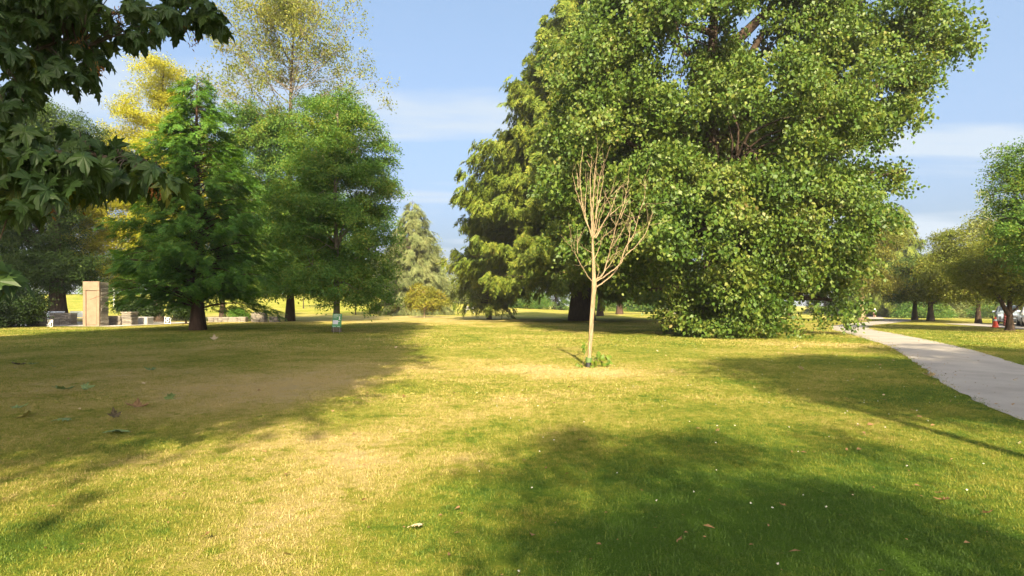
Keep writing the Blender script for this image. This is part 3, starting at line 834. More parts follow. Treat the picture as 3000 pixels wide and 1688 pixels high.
# --- far treeline (shared meshes, each tree its own object)
def copy_tree(root, loc, s, rz, label, group):
    r = root.copy(); COL.objects.link(r)
    r.location = loc; r.scale = (s[0], s[0], s[1]); r.rotation_euler = (0, 0, rz)
    props(r, label, 'tree', group)
    for ch in root.children:
        c = ch.copy(); COL.objects.link(c); c.parent = r
    return r
def far_proto(kind, x, y, label, group):
    if kind == 'round':
        return tree('broadleaf_tree', label, (x, y), [(x, y, 9, 4.5, 4.5, 4.5), (x - 2.4, y, 6.5, 3.4, 3.4, 3), (x + 2.6, y, 6.2, 3.3, 3.3, 3.2), (x, y - 2, 5.2, 3.6, 3, 2.6)],
                    'pale', M['bark'], 300, 4, .95, 1.00, .3, trunk_top=(x, y, 9.5), nb=20, flat=.6, shell=.3, group=group)
    if kind == 'green':
        return tree('broadleaf_tree', label, (x, y), [(x, y, 8.4, 4.0, 4.0, 4.8), (x - 2.6, y, 5.6, 3.2, 3.2, 3), (x + 2.2, y + 1, 5.4, 3.5, 3.3, 3.2), (x + .6, y - 2, 4.4, 3.6, 3, 2.6)],
                    'green', M['bark_dark'], 300, 4, .95, 1.00, .3, trunk_top=(x, y, 9), nb=20, flat=.55, shell=.3, group=group)
    if kind == 'fir':
        return conifer('fir_tree', label, (x, y), 14.0, lambda h: 4.0 * (1 - h) ** .8 + .2, 'fir', M['bark_dark'], 120, 14, .8, .28,
                       z0=.7, rise=.25, droop=.4, hang=.7, width=.3, leafw=.35, group=group)
    return tree('poplar_tree', label, (x, y), [(x, y, 13, 2.2, 2.2, 3.4), (x - 1, y, 9.5, 2.8, 2.6, 3.4), (x + 1.2, y, 8.0, 2.8, 2.6, 3.6), (x, y, 4.6, 3.0, 3, 2.8)],
                'pale', M['bark_grey'], 300, 4, .85, 0.94, .25, trunk_top=(x, y, 13.5), nb=20, flat=.6, shell=.3, group=group)
FK = {'round': ('pale green rounded tree in the distant treeline', 'pale rounded trees of the far treeline'),
      'green': ('mid green bushy tree in the distant treeline', 'green bushy trees of the far treeline'),
      'fir': ('dark pointed conifer in the distant treeline', 'dark conifers of the far treeline'),
      'spire': ('pale upright tree in the distant treeline', 'pale upright trees of the far treeline')}
far = [('round', -95, 168, 1.15, 1.3), ('green', -112, 160, 1.1, 1.2), ('fir', -78, 175, 1.1, 1.1), ('green', -66, 178, 1.2, 1.2), ('round', -55, 182, 1.2, 1.3), ('fir', -130, 165, 1.2, 1.3), ('green', -148, 168, 1.3, 1.3),
       ('round', -38, 165, 1.3, 1.45), ('spire', -29, 150, 1.1, 1.25), ('round', -20, 140, 1.2, 1.3), ('round', -13, 150, 1.15, 1.15), ('green', -45, 160, 1.2, 1.2), ('spire', -24, 165, 1.3, 1.35),
       ('green', 3, 150, 1.2, 1.1), ('fir', 12, 160, 1.2, 1.2), ('green', 21, 150, 1.2, 1.0), ('green', 34, 150, 1.25, 1.1), ('fir', 46, 155, 1.2, 1.2), ('round', 57, 160, 1.2, 1.1), ('green', 70, 165, 1.3, 1.2), ('fir', -5, 165, 1.2, 1.1),
       ('spire', 96, 128, 1.15, 1.15), ('spire', 84, 130, 1.1, 1.2), ('spire', 103, 126, 1.1, 1.1), ('round', 90, 118, 1.1, 1.1), ('fir', 76, 130, 1.2, 1.1), ('green', 108, 122, 1.1, 1.0), ('green', 122, 125, 1.2, 1.0), ('fir', 82, 152, 1.3, 1.0), ('green', 97, 150, 1.3, .9), ('fir', 116, 150, 1.3, 1.0), ('fir', 135, 150, 1.3, 1.0),
       ('green', 112, 136, 1.35, 1.15), ('spire', 92, 140, 1.3, 1.2), ('spire', 118, 138, 1.3, 1.1), ('round', 100, 112, 1.0, .8), ('green', 78, 110, .9, .75), ('round', 128, 132, 1.3, 1.0), ('green', 88, 104, .8, .6), ('round', 110, 106, .8, .62),
       ('round', -168, 180, 1.3, 1.3), ('fir', -104, 182, 1.3, 1.4), ('green', -86, 190, 1.3, 1.3)]
protos = {}
for i, (kd, x, y, sxy, sz) in enumerate(far):
    lb, gp = FK[kd]
    if kd not in protos:
        protos[kd] = far_proto(kd, x, y, lb, gp)
        protos[kd].scale = (sxy, sxy, sz)
    else:
        copy_tree(protos[kd], (x, y, float(gz(x, y))), (sxy * R.uniform(.92, 1.1), sz * R.uniform(.92, 1.1)), R.random() * 6.28, lb, gp)

# --- under and beyond the poplar
def small_tree(name, label, gx, gy, lobes_px, Y, mat, bark, ncl, per, cl, lf, tr, topy, **kw):
    return tree(name, label, (gx, gy), [lobe(a, b, c, d, Y, min(4.0, c * Y / FPX), 0) for a, b, c, d in lobes_px], mat, bark, ncl, per, cl, lf, tr, trunk_top=P((gx / gy) * FPX + 1500, topy, Y), **kw)
g = G(2525, 940)
small_tree('rusty_tree', 'tree with sunlit tan trunk and rusty leaves beside the path bend', g[0], g[1], [(2520, 640, 70, 70), (2560, 720, 80, 80), (2500, 770, 70, 70), (2560, 830, 70, 45), (2600, 660, 50, 60)], g[1], 'rusty', M['bark_pale'], 240, 7, .8, 1.00, .31, 700, nb=40, shell=.2)
g = G(2190, 940)
small_tree('leaning_tree', 'dark twin-stemmed tree seen under the right side of the big poplar', g[0], g[1], [(2180, 800, 90, 50), (2240, 780, 80, 60)], g[1], 'oak_far', M['bark_dark'], 120, 6, .9, 1.10, .28, 760, nb=20)
g = G(2312, 934)
small_tree('broadleaf_tree', 'reddish-trunked tree on the lit lawn beyond the big poplar', g[0], g[1], [(2310, 800, 90, 60), (2260, 840, 60, 40), (2370, 830, 60, 40)], g[1], 'cherry', M['bark_red'], 140, 6, .9, 2.00, .25, 780, nb=20)
g = G(1815, 921)
small_tree('broadleaf_tree', 'red-brown trunked tree far behind the giant cedar and the sapling', g[0], g[1], [(1815, 800, 110, 60), (1880, 830, 70, 35), (1750, 840, 60, 35)], g[1], 'green', M['bark_red'], 140, 5, 1.2, 1.00, .5, 780, nb=20)
g = G(1758, 926)
small_tree('broadleaf_tree', 'thin dark trunked tree just right of the cedar trunk', g[0], g[1], [(1760, 780, 80, 60), (1780, 830, 60, 30)], g[1], 'dark', M['bark_dark'], 110, 5, 1.1, 1.68, .42, 760, nb=20)

# --- right side
conifer('fir_tree', 'tall sunlit conifer behind the path bend at the right', (P(2630, 0, 118)[0], 118.0), 23.0, lambda h: 7.6 * (1 - h) ** .62 + .3, 'cedar_small', M['bark_dark'], 260, 40, 1.3, .45, z0=1.6, rise=.3, droop=.4, hang=.9, width=.3, leafw=.4, pitch=-.7)
conifer('fir_tree', 'dark conifer rising behind the rusty tree at the right', (P(2545, 0, 124)[0], 124.0), 23.5, lambda h: 6.4 * (1 - h) ** .62 + .3, 'cedar_small', M['bark_dark'], 230, 40, 1.3, .4, z0=1.6, rise=.3, droop=.4, hang=.9, width=.3, leafw=.4, pitch=-.7)
g = G(2680, 938)
small_tree('cherry_tree', 'dark flat-topped tree with short trunk right of the path bend', g[0], g[1], [(2660, 800, 60, 40), (2720, 785, 70, 38), (2690, 830, 80, 40), (2740, 840, 50, 40), (2630, 845, 45, 35)], g[1], 'dark', M['bark'], 260, 7, .75, 1.05, .25, 800, nb=40, flat=.45)
g = G(2726, 940)
small_tree('cherry_tree', 'leaning thick-trunked tree beside the dark flat-topped tree', g[0], g[1], [(2770, 790, 75, 55), (2800, 840, 70, 40), (2740, 850, 60, 30)], g[1], 'cherry', M['bark'], 220, 7, .75, 1.60, .29, 800, nb=40, flat=.45)
g = G(2866, 947)
small_tree('cherry_tree', 'broad bronze-green tree on a straight dark trunk left of the parked cars', g[0], g[1], [(2850, 720, 90, 70), (2800, 790, 80, 60), (2890, 800, 90, 70), (2840, 850, 80, 38), (2940, 740, 60, 60)], g[1], 'cherry', M['bark_dark'], 420, 8, .75, 1.36, .21, 760, nb=60, flat=.45)
g = G(2958, 968)
small_tree('cherry_tree', 'wide low tree with forked trunk in front of the parked cars', g[0], g[1], [(2950, 760, 100, 60), (2870, 800, 80, 50), (3020, 770, 110, 70), (2960, 840, 70, 36), (3050, 850, 90, 50), (2990, 690, 70, 50)], g[1], 'cherry', M['bark_dark'], 520, 8, .55, 1.00, .20, 800, nb=80, flat=.45, limbs=[(np.array([P(2957, 925, g[1]), P(2940, 898, g[1]), P(2925, 868, g[1]), P(2900, 840, g[1])]), [.16, .13, .1, .06])])
small_tree('broadleaf_tree', 'tall loose-crowned tree leaning in from the right edge above the cars', 31.5, 31.0, [(3010, 470, 90, 60), (2990, 560, 80, 45), (3060, 560, 110, 120), (2960, 600, 40, 26), (3120, 700, 160, 120), (2945, 640, 40, 50), (3060, 660, 100, 60)], 31.0, 'oak', M['bark'], 420, 6, .6, 0.96, .3, 480, nb=80, flat=.6, shell=.3)
small_tree('slender_tree', 'slender sparse young tree against the sky left of the right edge', 38.2, 45.0, [(2895, 640, 30, 50), (2885, 580, 18, 40), (2910, 700, 40, 40)], 45.0, 'pale', M['bark_grey'], 50, 3, .5, 0.47, .07, 560, nb=40, flat=.8, shell=.1)

# saplings and posts of the far lawn
for px, py, top, lb in ((889, 919, 800, 'thin dark sapling stem on the far sunny lawn between the two oaks'), (1042, 924, 850, 'short thin sapling stem on the dry lawn right of the green sign')):
    g = G(px, py)
    small_tree('sapling', lb, g[0], g[1], [(px, top + 10, 26, 22), (px + 12, top + 30, 22, 16)], g[1], 'oak_far', M['bark_dark'], 30, 4, .7, 1.30, .09, top + 8, nb=8)
g = G(467, 944); small_tree('thin_tree', 'dark slim trunked tree between the shrub and the redwood', g[0], g[1], [(470, 780, 80, 50), (430, 820, 60, 40), (510, 830, 60, 40)], g[1], 'redwoodleaf', M['bark_dark'], 130, 7, .7, 1.06, .34, 740, nb=30)
g = G(652, 942); small_tree('thin_tree', 'dark trunked tree directly behind the redwood', g[0], g[1], [(655, 780, 90, 60), (700, 840, 60, 36), (610, 830, 60, 36)], g[1], 'redwoodleaf', M['bark_dark'], 150, 7, .8, 1.06, .3, 740, nb=30)

# --- tall trees of the park beyond the left and back of the view: their shade lies on the lawn and the redwood
def offtree(label, x, y, H, r, ncl, per, zb, mat='green', lf=1.0, clump=1.1, extra=()):
    zc = (zb + H) / 2
    lb = [(x, y, zc, r, r, (H - zb) * .5)]
    for j in range(5):
        a = j * 1.256 + R.random()
        lb.append((x + math.cos(a) * r * .5, y + math.sin(a) * r * .5, zb + (H - zb) * R.uniform(.25, .7), r * .6, r * .6, (H - zb) * .26))
    lb += list(extra)
    return tree('shade_tree', label, (x, y), lb, mat, M['bark'], ncl, max(3, per // 6), clump, lf, .5, trunk_top=(x, y, H * .9), nb=20, shell=.25, deep=.2, zmin=zb - .5)
offtree('tall tree left of the view that shades the redwood', -17.8, 8.5, 27.0, 6.2, 560, 60, 9.0)
offtree('tall tree left of the view that shades the dark evergreen', -39.5, 16.0, 34.0, 6.0, 420, 55, 7.0)
offtree('tall tree behind the viewer whose shade reaches the low stone walls', -19.5, -7.0, 32.0, 5.0, 360, 55, 12.0)
offtree('tall tree behind the viewer at the left whose shade covers the near lawn', -9.5, -12.0, 27.0, 7.2, 800, 60, 10.2, extra=[(-5.4, -12, 13.6, 3.1, 3.4, 2.9), (-8.5, -12, 13.0, 3.6, 3.6, 2.6)])
sh = []  # unseen crown: lobes shaped along the sun's rays to cast the lawn's shade patches
for gx, gy, rx, ry in ((.74, 6.25, .60, .85), (2.0, 6.3, 1.0, .95), (2.5, 4.9, .95, .6), (.15, 5.4, .28, .45), (.2, 4.15, .35, .28), (1.0, 3.8, 1.1, .42), (2.4, 3.8, 1.2, .5), (3.2, 3.5, .7, .5), (3.95, 6.4, .3, .65), (1.5, 5.3, .5, .4), (2.0, 2.5, 1.8, .9)):
    sh.append((gx + SUN_DX * (gy + 8.5), -8.5 + R.uniform(-.5, .5), (gy + 8.5) * .638, max(.15, rx - .38), .7, max(.12, ry - .30) * .638))
tree('shade_tree', 'round tree behind the viewer that shades the lower right lawn', (1.9, -8.5), sh, 'oak_far', M['bark'], 118, 4, .43, .70, .14, trunk_top=(2.2, -8.5, 8.6), nb=30, shell=.1, deep=.15, zmin=4.0)
offtree('broad tree behind the viewer that shades the lawn beside the path', 10.2, -7.0, 15.2, 4.0, 250, 48, 9.6, 'oak_far', 1.2, .8)
offtree('tree right of the view that shades the near end of the path', 17.5, -6.0, 19.0, 4.0, 300, 50, 8.0, 'oak_far', 1.3, .9)
lp = empty('lamp_post', (5.95, -4.0, 0), 'slim park lamp post behind the viewer casting the long thin shadow', 'lamp post')
T = Tubes(); T.add([(0, 0, -.1), (0, 0, .5), (0, 0, 4.5), (0, 0, 9.2)], [.15, .13, .11, .09], 10)
obj('pole', T.mesh('pole', M['wire']), lp)
T = Tubes(); T.add([(0, 0, 9.2), (0, 0, 9.26), (0, 0, 9.4), (0, 0, 9.46)], [.10, .2, .17, .02], 12)
obj('lamp_head', T.mesh('lamp_head', M['white']), lp)

# ------------------------------------------------------------------ big-leaf maple hanging in from the left
MB = np.array([-9.6, 2.5, 0.0])
mp = tree('maple_tree', 'big-leaf maple whose dark boughs hang into the view at the upper left', MB[:2],
          [(-9.4, 3, 18, 6.2, 6.0, 8), (-9.0, 6.5, 13.5, 4.6, 4.2, 5.5), (-9.8, 0, 13.0, 5.0, 4, 5.5), (-8.6, 4, 23, 4.2, 4.4, 5.5), (-13, 3, 15, 4.5, 5, 6), (-7.4, 6.0, 9.6, 2.9, 3.2, 2.2), (-9.6, -2.5, 10.5, 5.2, 5, 4.2), (-8.8, -5.5, 13.5, 4.6, 4.5, 4.5)],
          'maple', M['bark'], 900, 8, 1.0, 1.0, .48, trunk_top=(-9.2, 3.2, 28), nb=60, shell=.2, deep=.25, zmin=6.4, leafw=.9,
          cut=lambda c: c[:, 2] > np.maximum(6.9, EYE + (HOR + 130) / FPX * c[:, 1] + .9))

# five-lobed leaf
half_out = [(0, 0), (.10, -.10), (.30, -.16), (.24, -.03), (.34, .03), (.56, .06), (.44, .18), (.50, .27), (.66, .42), (.46, .40), (.40, .44), (.28, .40), (.22, .44), (.26, .60), (.18, .66), (.14, .82), (.04, .94), (0, 1.02)]
def maple_mesh(name, seed, curl):
    g = np.random.default_rng(seed)
    rt = np.array(half_out); lf_ = rt[1:-1][::-1] * [-1, 1]
    o = np.vstack([rt, lf_]) * g.uniform(.92, 1.08, (len(rt) + len(lf_), 1))
    c = np.array([[0, .30]])
    P2 = np.vstack([c, o])
    r2 = P2[:, 0] ** 2 + (P2[:, 1] - .25) ** 2
    ang = np.arctan2(P2[:, 0], P2[:, 1] - .1)
    z = -curl * r2 + .07 * np.cos(ang * 5) * np.sqrt(r2) - .10 * curl * P2[:, 1] + .025 * g.normal(0, 1, len(P2))
    z[0] = .0
    V = np.column_stack([P2[:, 0], P2[:, 1], z])
    n = len(o)
    F = [(0, 1 + i, 1 + (i + 1) % n) for i in range(n)]
    # stalk
    b = len(V)
    V = np.vstack([V, [(-.012, 0, 0), (.012, 0, 0), (.010, -.55, .10), (-.010, -.55, .10)]])
    F.append((b, b + 1, b + 2, b + 3))
    return V, F
LEAF = [maple_mesh('leaf', s, c) for s, c in ((1, .30), (2, .55), (3, .75), (4, .42))]
LEAFM = [mesh_idx('leaf', V, F, (M['maple'],)) for V, F in LEAF]
# a child object's island randomness is constant, so sunlight on the tips is put into a paler leaf colour
M['maple_lit'] = leafmat('maple_leaf_sunlit', [(0, (.085, .130, .020)), (.6, (.15, .18, .025)), (1, (.23, .20, .04))], .35, .45, .3, vein=True)
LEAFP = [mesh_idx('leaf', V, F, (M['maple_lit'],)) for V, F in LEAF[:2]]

def inpoly(px, py, poly):
    poly = np.array(poly, float); n = len(poly); r = False
    j = n - 1
    for i in range(n):
        if ((poly[i, 1] > py) != (poly[j, 1] > py)) and (px < (poly[j, 0] - poly[i, 0]) * (py - poly[i, 1]) / (poly[j, 1] - poly[i, 1]) + poly[i, 0]): r = not r
        j = i
    return r
UP = [(-60, -60), (590, -60), (640, 30), (655, 90), (600, 70), (520, 70), (440, 90), (400, 120), (330, 130), (280, 160), (250, 230), (210, 250), (150, 230), (130, 200), (110, 290), (60, 330), (-60, 330)]
LO = [(-60, 330), (60, 340), (130, 380), (230, 380), (300, 420), (380, 460), (470, 490), (440, 520), (350, 525), (290, 560), (200, 590), (130, 600), (60, 625), (20, 640), (-60, 650)]
LO2 = [(-60, 720), (20, 760), (30, 800), (-60, 840)]
boughs = [([P(-260, 140, 6.8), P(-60, 90, 7.2), P(150, 60, 7.5), P(330, 40, 7.8), P(480, 20, 8.0), P(590, 30, 8.1)], [.055, .045, .034, .024, .014, .007]),
          ([P(-300, 230, 6.2), P(-40, 175, 6.6), P(100, 150, 6.9), P(200, 110, 7.1), P(260, 140, 7.2)], [.04, .03, .022, .014, .007]),
          ([P(-330, 520, 5.0), P(-60, 470, 5.2), P(120, 440, 5.3), P(280, 460, 5.4), P(400, 490, 5.5), P(460, 495, 5.6)], [.045, .036, .026, .018, .010, .005]),
          ([P(-330, 560, 4.7), P(-60, 540, 4.9), P(100, 530, 5.0), P(210, 560, 5.1)], [.035, .026, .016, .007]),
          ([P(-300, 700, 4.4), P(-120, 730, 4.6), P(-20, 770, 4.7)], [.02, .014, .006])]
T = Tubes()
bp_pts = []
for pts, rr in boughs:
    pts = np.array(pts) - MB
    cv = np.array([[np.interp(u, np.linspace(0, 1, len(pts)), pts[:, i]) for i in range(3)] for u in np.linspace(0, 1, 22)])
    cv[1:-1] += R.normal(0, .018, (20, 3))
    T.add(cv, np.interp(np.linspace(0, 1, 22), np.linspace(0, 1, len(rr)), rr), 7)
    bp_pts.append(cv)
    # back to the trunk
    T.add(curve(np.array([.2, .4, 4.0 + pts[0][2] * .3]), pts[0], sag=.3, n=7), np.linspace(.10, rr[0], 7), 8)
ALLB = np.concatenate(bp_pts)
leaves = []
def twig(px, py, Y, nl, size):
    e = P(px, py, Y) - MB
    s = ALLB[int(np.argmin(((ALLB - e) ** 2).sum(1)))]
    T.add(curve(s, e, sag=.05, wob=.01, n=4), [.007, .006, .005, .004], 5)
    a0 = R.random() * 6.28
    for j in range(nl):
        a = a0 + j * 2.2 + R.normal(0, .3)
        d = np.array([math.cos(a), math.sin(a), R.uniform(-.9, .15)]); d /= np.linalg.norm(d)
        sz = size * R.uniform(.72, 1.2)
        st = e + d * sz * .5
        # blade axis droops, normal mostly up and out
        ax = unit(d * R.uniform(.5, .9) + np.array([0, 0, -R.uniform(.45, 1.2)]))
        nn = unit(np.array([d[0] * .7, d[1] * .7, .8]) + R.normal(0, .35, 3))
        leaves.append((st, ax, nn, sz))
def fill(poly, n, y0, y1, nl, size):
    a = np.array(poly); c = 0
    while c < n:
        px = R.uniform(a[:, 0].min(), a[:, 0].max()); py = R.uniform(a[:, 1].min(), a[:, 1].max())
        if inpoly(px, py, poly):
            f = np.clip(px / 650, 0, 1)
            twig(px, py, R.uniform(y0, y1) * (.92 + .12 * f), int(R.integers(*nl)), size); c += 1
fill(UP, 138, 6.6, 8.6, (5, 9), .185)
fill(LO, 92, 4.7, 6.2, (5, 8), .18)
fill(LO2, 4, 4.4, 4.9, (3, 5), .20)
for px, py in ((600, 60), (630, 80), (560, 55), (520, 80), (440, 95), (350, 120), (300, 175), (250, 240), (420, 480), (455, 500), (340, 440), (300, 410), (230, 385), (400, 470), (435, 500), (470, 510), (380, 510), (490, 525), (360, 450), (410, 520)):
    twig(px, py, 8.0 if py < 300 else 5.5, 4, .21)
def leaf_matrix(st, ax, nn, sz):
    y = ax; x = unit(np.cross(y, nn)); z = np.cross(x, y)
    m_ = np.eye(4); m_[:3, 0] = x * sz; m_[:3, 1] = y * sz; m_[:3, 2] = z * sz; m_[:3, 3] = st
    return m_
# largest in view become single parts, the others one mesh
def vis(l):
    w = l[0] + MB; px = w[0] / w[1] * FPX + 1500; py = HOR - (w[2] - EYE) / w[1] * FPX
    return (l[3] / w[1]) * (1 if (-30 < px < 720 and -30 < py < 900) else .01)
leaves.sort(key=vis, reverse=True)
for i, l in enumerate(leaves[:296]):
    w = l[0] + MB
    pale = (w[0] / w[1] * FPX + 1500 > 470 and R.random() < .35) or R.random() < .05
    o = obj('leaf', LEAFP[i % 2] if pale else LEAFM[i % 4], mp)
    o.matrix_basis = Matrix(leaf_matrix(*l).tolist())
VV = []; FF = []; nv = 0
for i, l in enumerate(leaves[296:]):
    V, F = LEAF[i % 4]; m_ = leaf_matrix(*l)
    VV.append(V @ m_[:3, :3].T + m_[:3, 3]); FF += [tuple(q + nv for q in f) for f in F]; nv += len(V)
if VV: obj('foliage', mesh_idx('foliage', np.concatenate(VV), FF, (M['maple'],)), mp, kind='stuff')
obj('boughs', T.mesh('boughs', M['bark']), mp)
# winged seed bunches
def seed_mesh():
    n = 26
    c = R.normal(0, .035, (n, 3)) + np.array([0, 0, -1.0]) * (R.random(n) * .11)[:, None]
    A = R.normal(0, .5, (n, 3)) + [0, 0, -1]
    return quads_mesh('seed_bunch', leaf_quads(c, A, R.normal(0, 1, (n, 3)), R.uniform(.035, .055, n), R.uniform(.012, .018, n)), M['seed'])
SM = [seed_mesh() for _ in range(3)]
for i, (px, py, Y) in enumerate(((352, 38, 7.4), (505, 52, 7.8), (545, 68, 7.9), (570, 108, 8.0), (285, 190, 7.1), (440, 78, 7.6), (420, 80, 7.5), (45, 478, 4.9), (180, 565, 5.0), (165, 575, 4.9), (215, 575, 5.0), (455, 545, 5.4), (250, 90, 7.2), (230, 120, 7.0))):
    obj('seed_bunch', SM[i % 3], mp, loc=tuple(P(px, py, Y) - MB), rot=(0, 0, R.random() * 6), scale=(1.15,) * 3)

# ------------------------------------------------------------------ bare sapling in front
SX, SY = G(1727, 1077)
sp = empty('sapling', (SX, SY, float(gz(SX, SY))), 'bare dead sapling with peeling tan bark in the middle of the lawn', 'tree')
sb = np.array(sp.location)
def zp(zx, zy): return 1640 + zx / 3.15, 400 + zy / 3.15
T = Tubes()
tr_px = [(1725, 1080), (1727, 1040), (1729, 1010), (1731, 985), (1733, 940), (1736, 900), (1739, 860), (1741, 838), (1740, 815), (1739, 780), (1737, 740), (1736, 700)]
tp = np.array([P(a, b, SY) for a, b in tr_px]) - sb; tp[0, 2] -= .05
T.add(tp, [.056, .048, .047, .057, .057, .056, .059, .070, .052, .042, .033, .026], 14, .07)
obj('trunk', T.mesh('trunk', M['bark_pale']), sp)
BR = [[(305, 950), (305, 700), (315, 400), (352, 90)], [(300, 1340), (230, 1250), (150, 1100), (110, 1040), (95, 900)], [(150, 1100), (140, 1050), (132, 1000)], [(165, 1080), (160, 980), (205, 880)],
      [(330, 1400), (450, 1310), (540, 1215), (600, 1100), (700, 1020), (790, 900), (840, 770), (855, 710)], [(335, 1340), (470, 1250), (550, 1190), (610, 1020), (690, 900), (730, 720), (790, 540), (775, 400)],
      [(325, 1330), (400, 1280), (480, 1000), (520, 820), (600, 600), (640, 390)], [(310, 940), (250, 800), (200, 600), (185, 350), (215, 90)], [(305, 950), (215, 700), (150, 500), (115, 330)],
      [(310, 930), (340, 700), (385, 500), (405, 380)], [(300, 920), (285, 600), (280, 350), (300, 200)], [(320, 930), (400, 800), (480, 660), (520, 530), (570, 450)], [(330, 940), (440, 740), (540, 660), (640, 590)],
      [(315, 930), (345, 780), (380, 660), (460, 560), (470, 530)], [(370, 1300), (450, 1200), (540, 1060)], [(330, 1000), (400, 930), (500, 850), (550, 800)], [(480, 1030), (600, 830), (620, 800)], [(620, 1060), (645, 900), (655, 750)],
      [(690, 900), (780, 840), (850, 720)], [(330, 760), (345, 600), (360, 400), (405, 250)], [(300, 1075), (220, 1030), (190, 980)], [(235, 740), (235, 560), (245, 490)], [(315, 1150), (370, 1010), (385, 980)], [(440, 1150), (470, 1030), (530, 960)],
      [(560, 760), (600, 660), (630, 590)], [(310, 900), (330, 850), (350, 870), (375, 740), (410, 680)], [(170, 480), (165, 400), (160, 340)], [(430, 1180), (480, 1100), (520, 1080)], [(300, 600), (320, 450), (330, 350)], [(700, 800), (660, 700)], [(730, 700), (800, 620)],
      [(340, 1330), (365, 1240), (350, 1180)], [(520, 820), (470, 760)], [(480, 650), (430, 570), (490, 570)]]
for i, b in enumerate(BR):
    pp = [zp(*q) for q in b]
    n = len(pp)
    dep = R.uniform(-1, 1) * min(1.0, abs(pp[-1][0] - 1740) / 100 + .3)
    pts = [P(a, c, SY + dep * (abs(j) / max(1, n - 1)) ** 1.2 * .9) for j, (a, c) in enumerate(pp)]
    pts = np.array(pts) - sb
    u = np.linspace(0, 1, 4 * n)
    cv = np.stack([np.interp(u, np.linspace(0, 1, n), pts[:, k]) for k in range(3)], 1)
    cv[1:-1] = (cv[:-2] + 2 * cv[1:-1] + cv[2:]) / 4 + R.normal(0, .006, (len(cv) - 2, 3))
    ln = np.linalg.norm(np.diff(cv, axis=0), axis=1).sum()
    T = Tubes(); r0 = .0075 + .0056 * min(2.2, ln)
    T.add(cv, np.linspace(r0, .0045, len(cv)), 7)
    for q in range(int(2 + ln * 2.2)):
        s0 = cv[int(R.integers(len(cv) // 3, len(cv)))]; up_ = unit(cv[-1] - cv[0])
        e0 = s0 + (up_ * R.uniform(.5, 1.0) + R.normal(0, .42, 3) + [0, 0, .25]) * R.uniform(.18, .5)
        T.add(curve(s0, e0, sag=-.02, wob=.008, n=4), [.0055, .0045, .0038, .003], 4)
    br = obj('branch', T.mesh('branch', M['bark_pale']), sp)
T = Tubes(); T.add(np.array([P(1724, 1079, SY), P(1724, 1062, SY)]) - sb, [.075, .072], 12); obj('trunk_guard', T.mesh('trunk_guard', M['black']), sp)
T = Tubes(); T.add(np.array([P(1725, 1061.5, SY), P(1725, 1047, SY)]) - sb, [.088, .085], 12); obj('guard_band', T.mesh('guard_band', M['guard']), sp)
for px, py, s in ((1690, 1072, .14), (1762, 1050, .2), (1786, 1068, .16), (1748, 1060, .2), (1712, 1010, .17), (1716, 1018, .15), (1713, 1030, .13), (1752, 1035, .16), (1757, 1042, .18), (1746, 1052, .15), (1775, 1050, .2), (1780, 1060, .17), (1765, 1066, .16), (1750, 1070, .16), (1741, 1062, .14), (1758, 1078, .16), (1772, 1072, .15), (1704, 1076, .12), (1735, 1074, .15), (1784, 1047, .13), (1700, 1069, .1), (1768, 1057, .16)):
    c = (P(px, py, SY + R.uniform(-.25, .25)) - sb)[None]
    A = R.normal(0, .4, (1, 3)) + [(px - 1728) / 60, -.2, -1.0]
    q = leaf_quads(np.repeat(c, 2, 0) + R.normal(0, .03, (2, 3)), np.repeat(A, 2, 0) + R.normal(0, .4, (2, 3)), R.normal(0, .5, (2, 3)) + [0, -.8, .5], np.array([s, s * .85]) * 1.15, np.array([s, s * .85]) * .62, .15)
    obj('leaf', quads_mesh('leaf', q, M['sucker']), sp)
T = Tubes()
for e in ((1712, 1008), (1757, 1040), (1778, 1045), (1768, 1062), (1750, 1066), (1706, 1070)):
    T.add(curve(P(1727, 1070 if e[0] > 1725 else 1020, SY) - sb, P(e[0], e[1], SY + R.uniform(-.2, .2)) - sb, sag=.08, n=5), np.linspace(.008, .004, 5), 5)
obj('sucker_stems', T.mesh('sucker_stems', M['drywood']), sp)

# ------------------------------------------------------------------ stone pillar and low walls
STONES = [box_mesh('stone', 1, 1, 1, M['stone'], .035, .06) for _ in range(4)] + [box_mesh('stone', 1, 1, 1, M['stone_b'], .035, .06) for _ in range(3)]
GRAN = [box_mesh('stone', 1, 1, 1, M['granite'], .03, .07) for _ in range(3)]
def stone(parent, x, y, z, sx, sy, sz, bank=None):
    me = random.choice(bank or STONES)
    return obj('stone', me, parent, loc=(x, y, z), scale=(sx, sy, sz), rot=(0, 0, rad(random.uniform(-1.2, 1.2))))
def dry_wall(label, px0, px1, py, htpx, depth, courses, cap=False, group=None, per=None, Yoff=0.0):
    g0 = G((px0 + px1) / 2, py); Y = g0[1] + Yoff; s = Y / FPX
    wd = (px1 - px0) * s; ht = htpx * s
    x = ((px0 + px1) / 2 - 1500) * s
    root = empty('stone_wall', (x, Y + depth / 2, float(gz(x, Y))), label, 'wall', group)
    hc = ht / courses
    for c in range(courses):
        n = per or max(1, int(round(wd / .42)))
        cuts = np.concatenate([[0], np.sort((np.arange(1, n) + R.uniform(-.25, .25, n - 1)) / n), [1]]) * wd
        for i in range(n):
            w_ = cuts[i + 1] - cuts[i]
            stone(root, cuts[i] + w_ / 2 - wd / 2, R.normal(0, .012), c * hc, w_ * .97, depth * R.uniform(.95, 1.03), hc * .955)
    if cap:
        obj('cap', box_mesh('cap', wd * 1.06, depth * 1.08, .09, M['stone'], .006, .012), root, loc=(0, 0, ht))
    return root
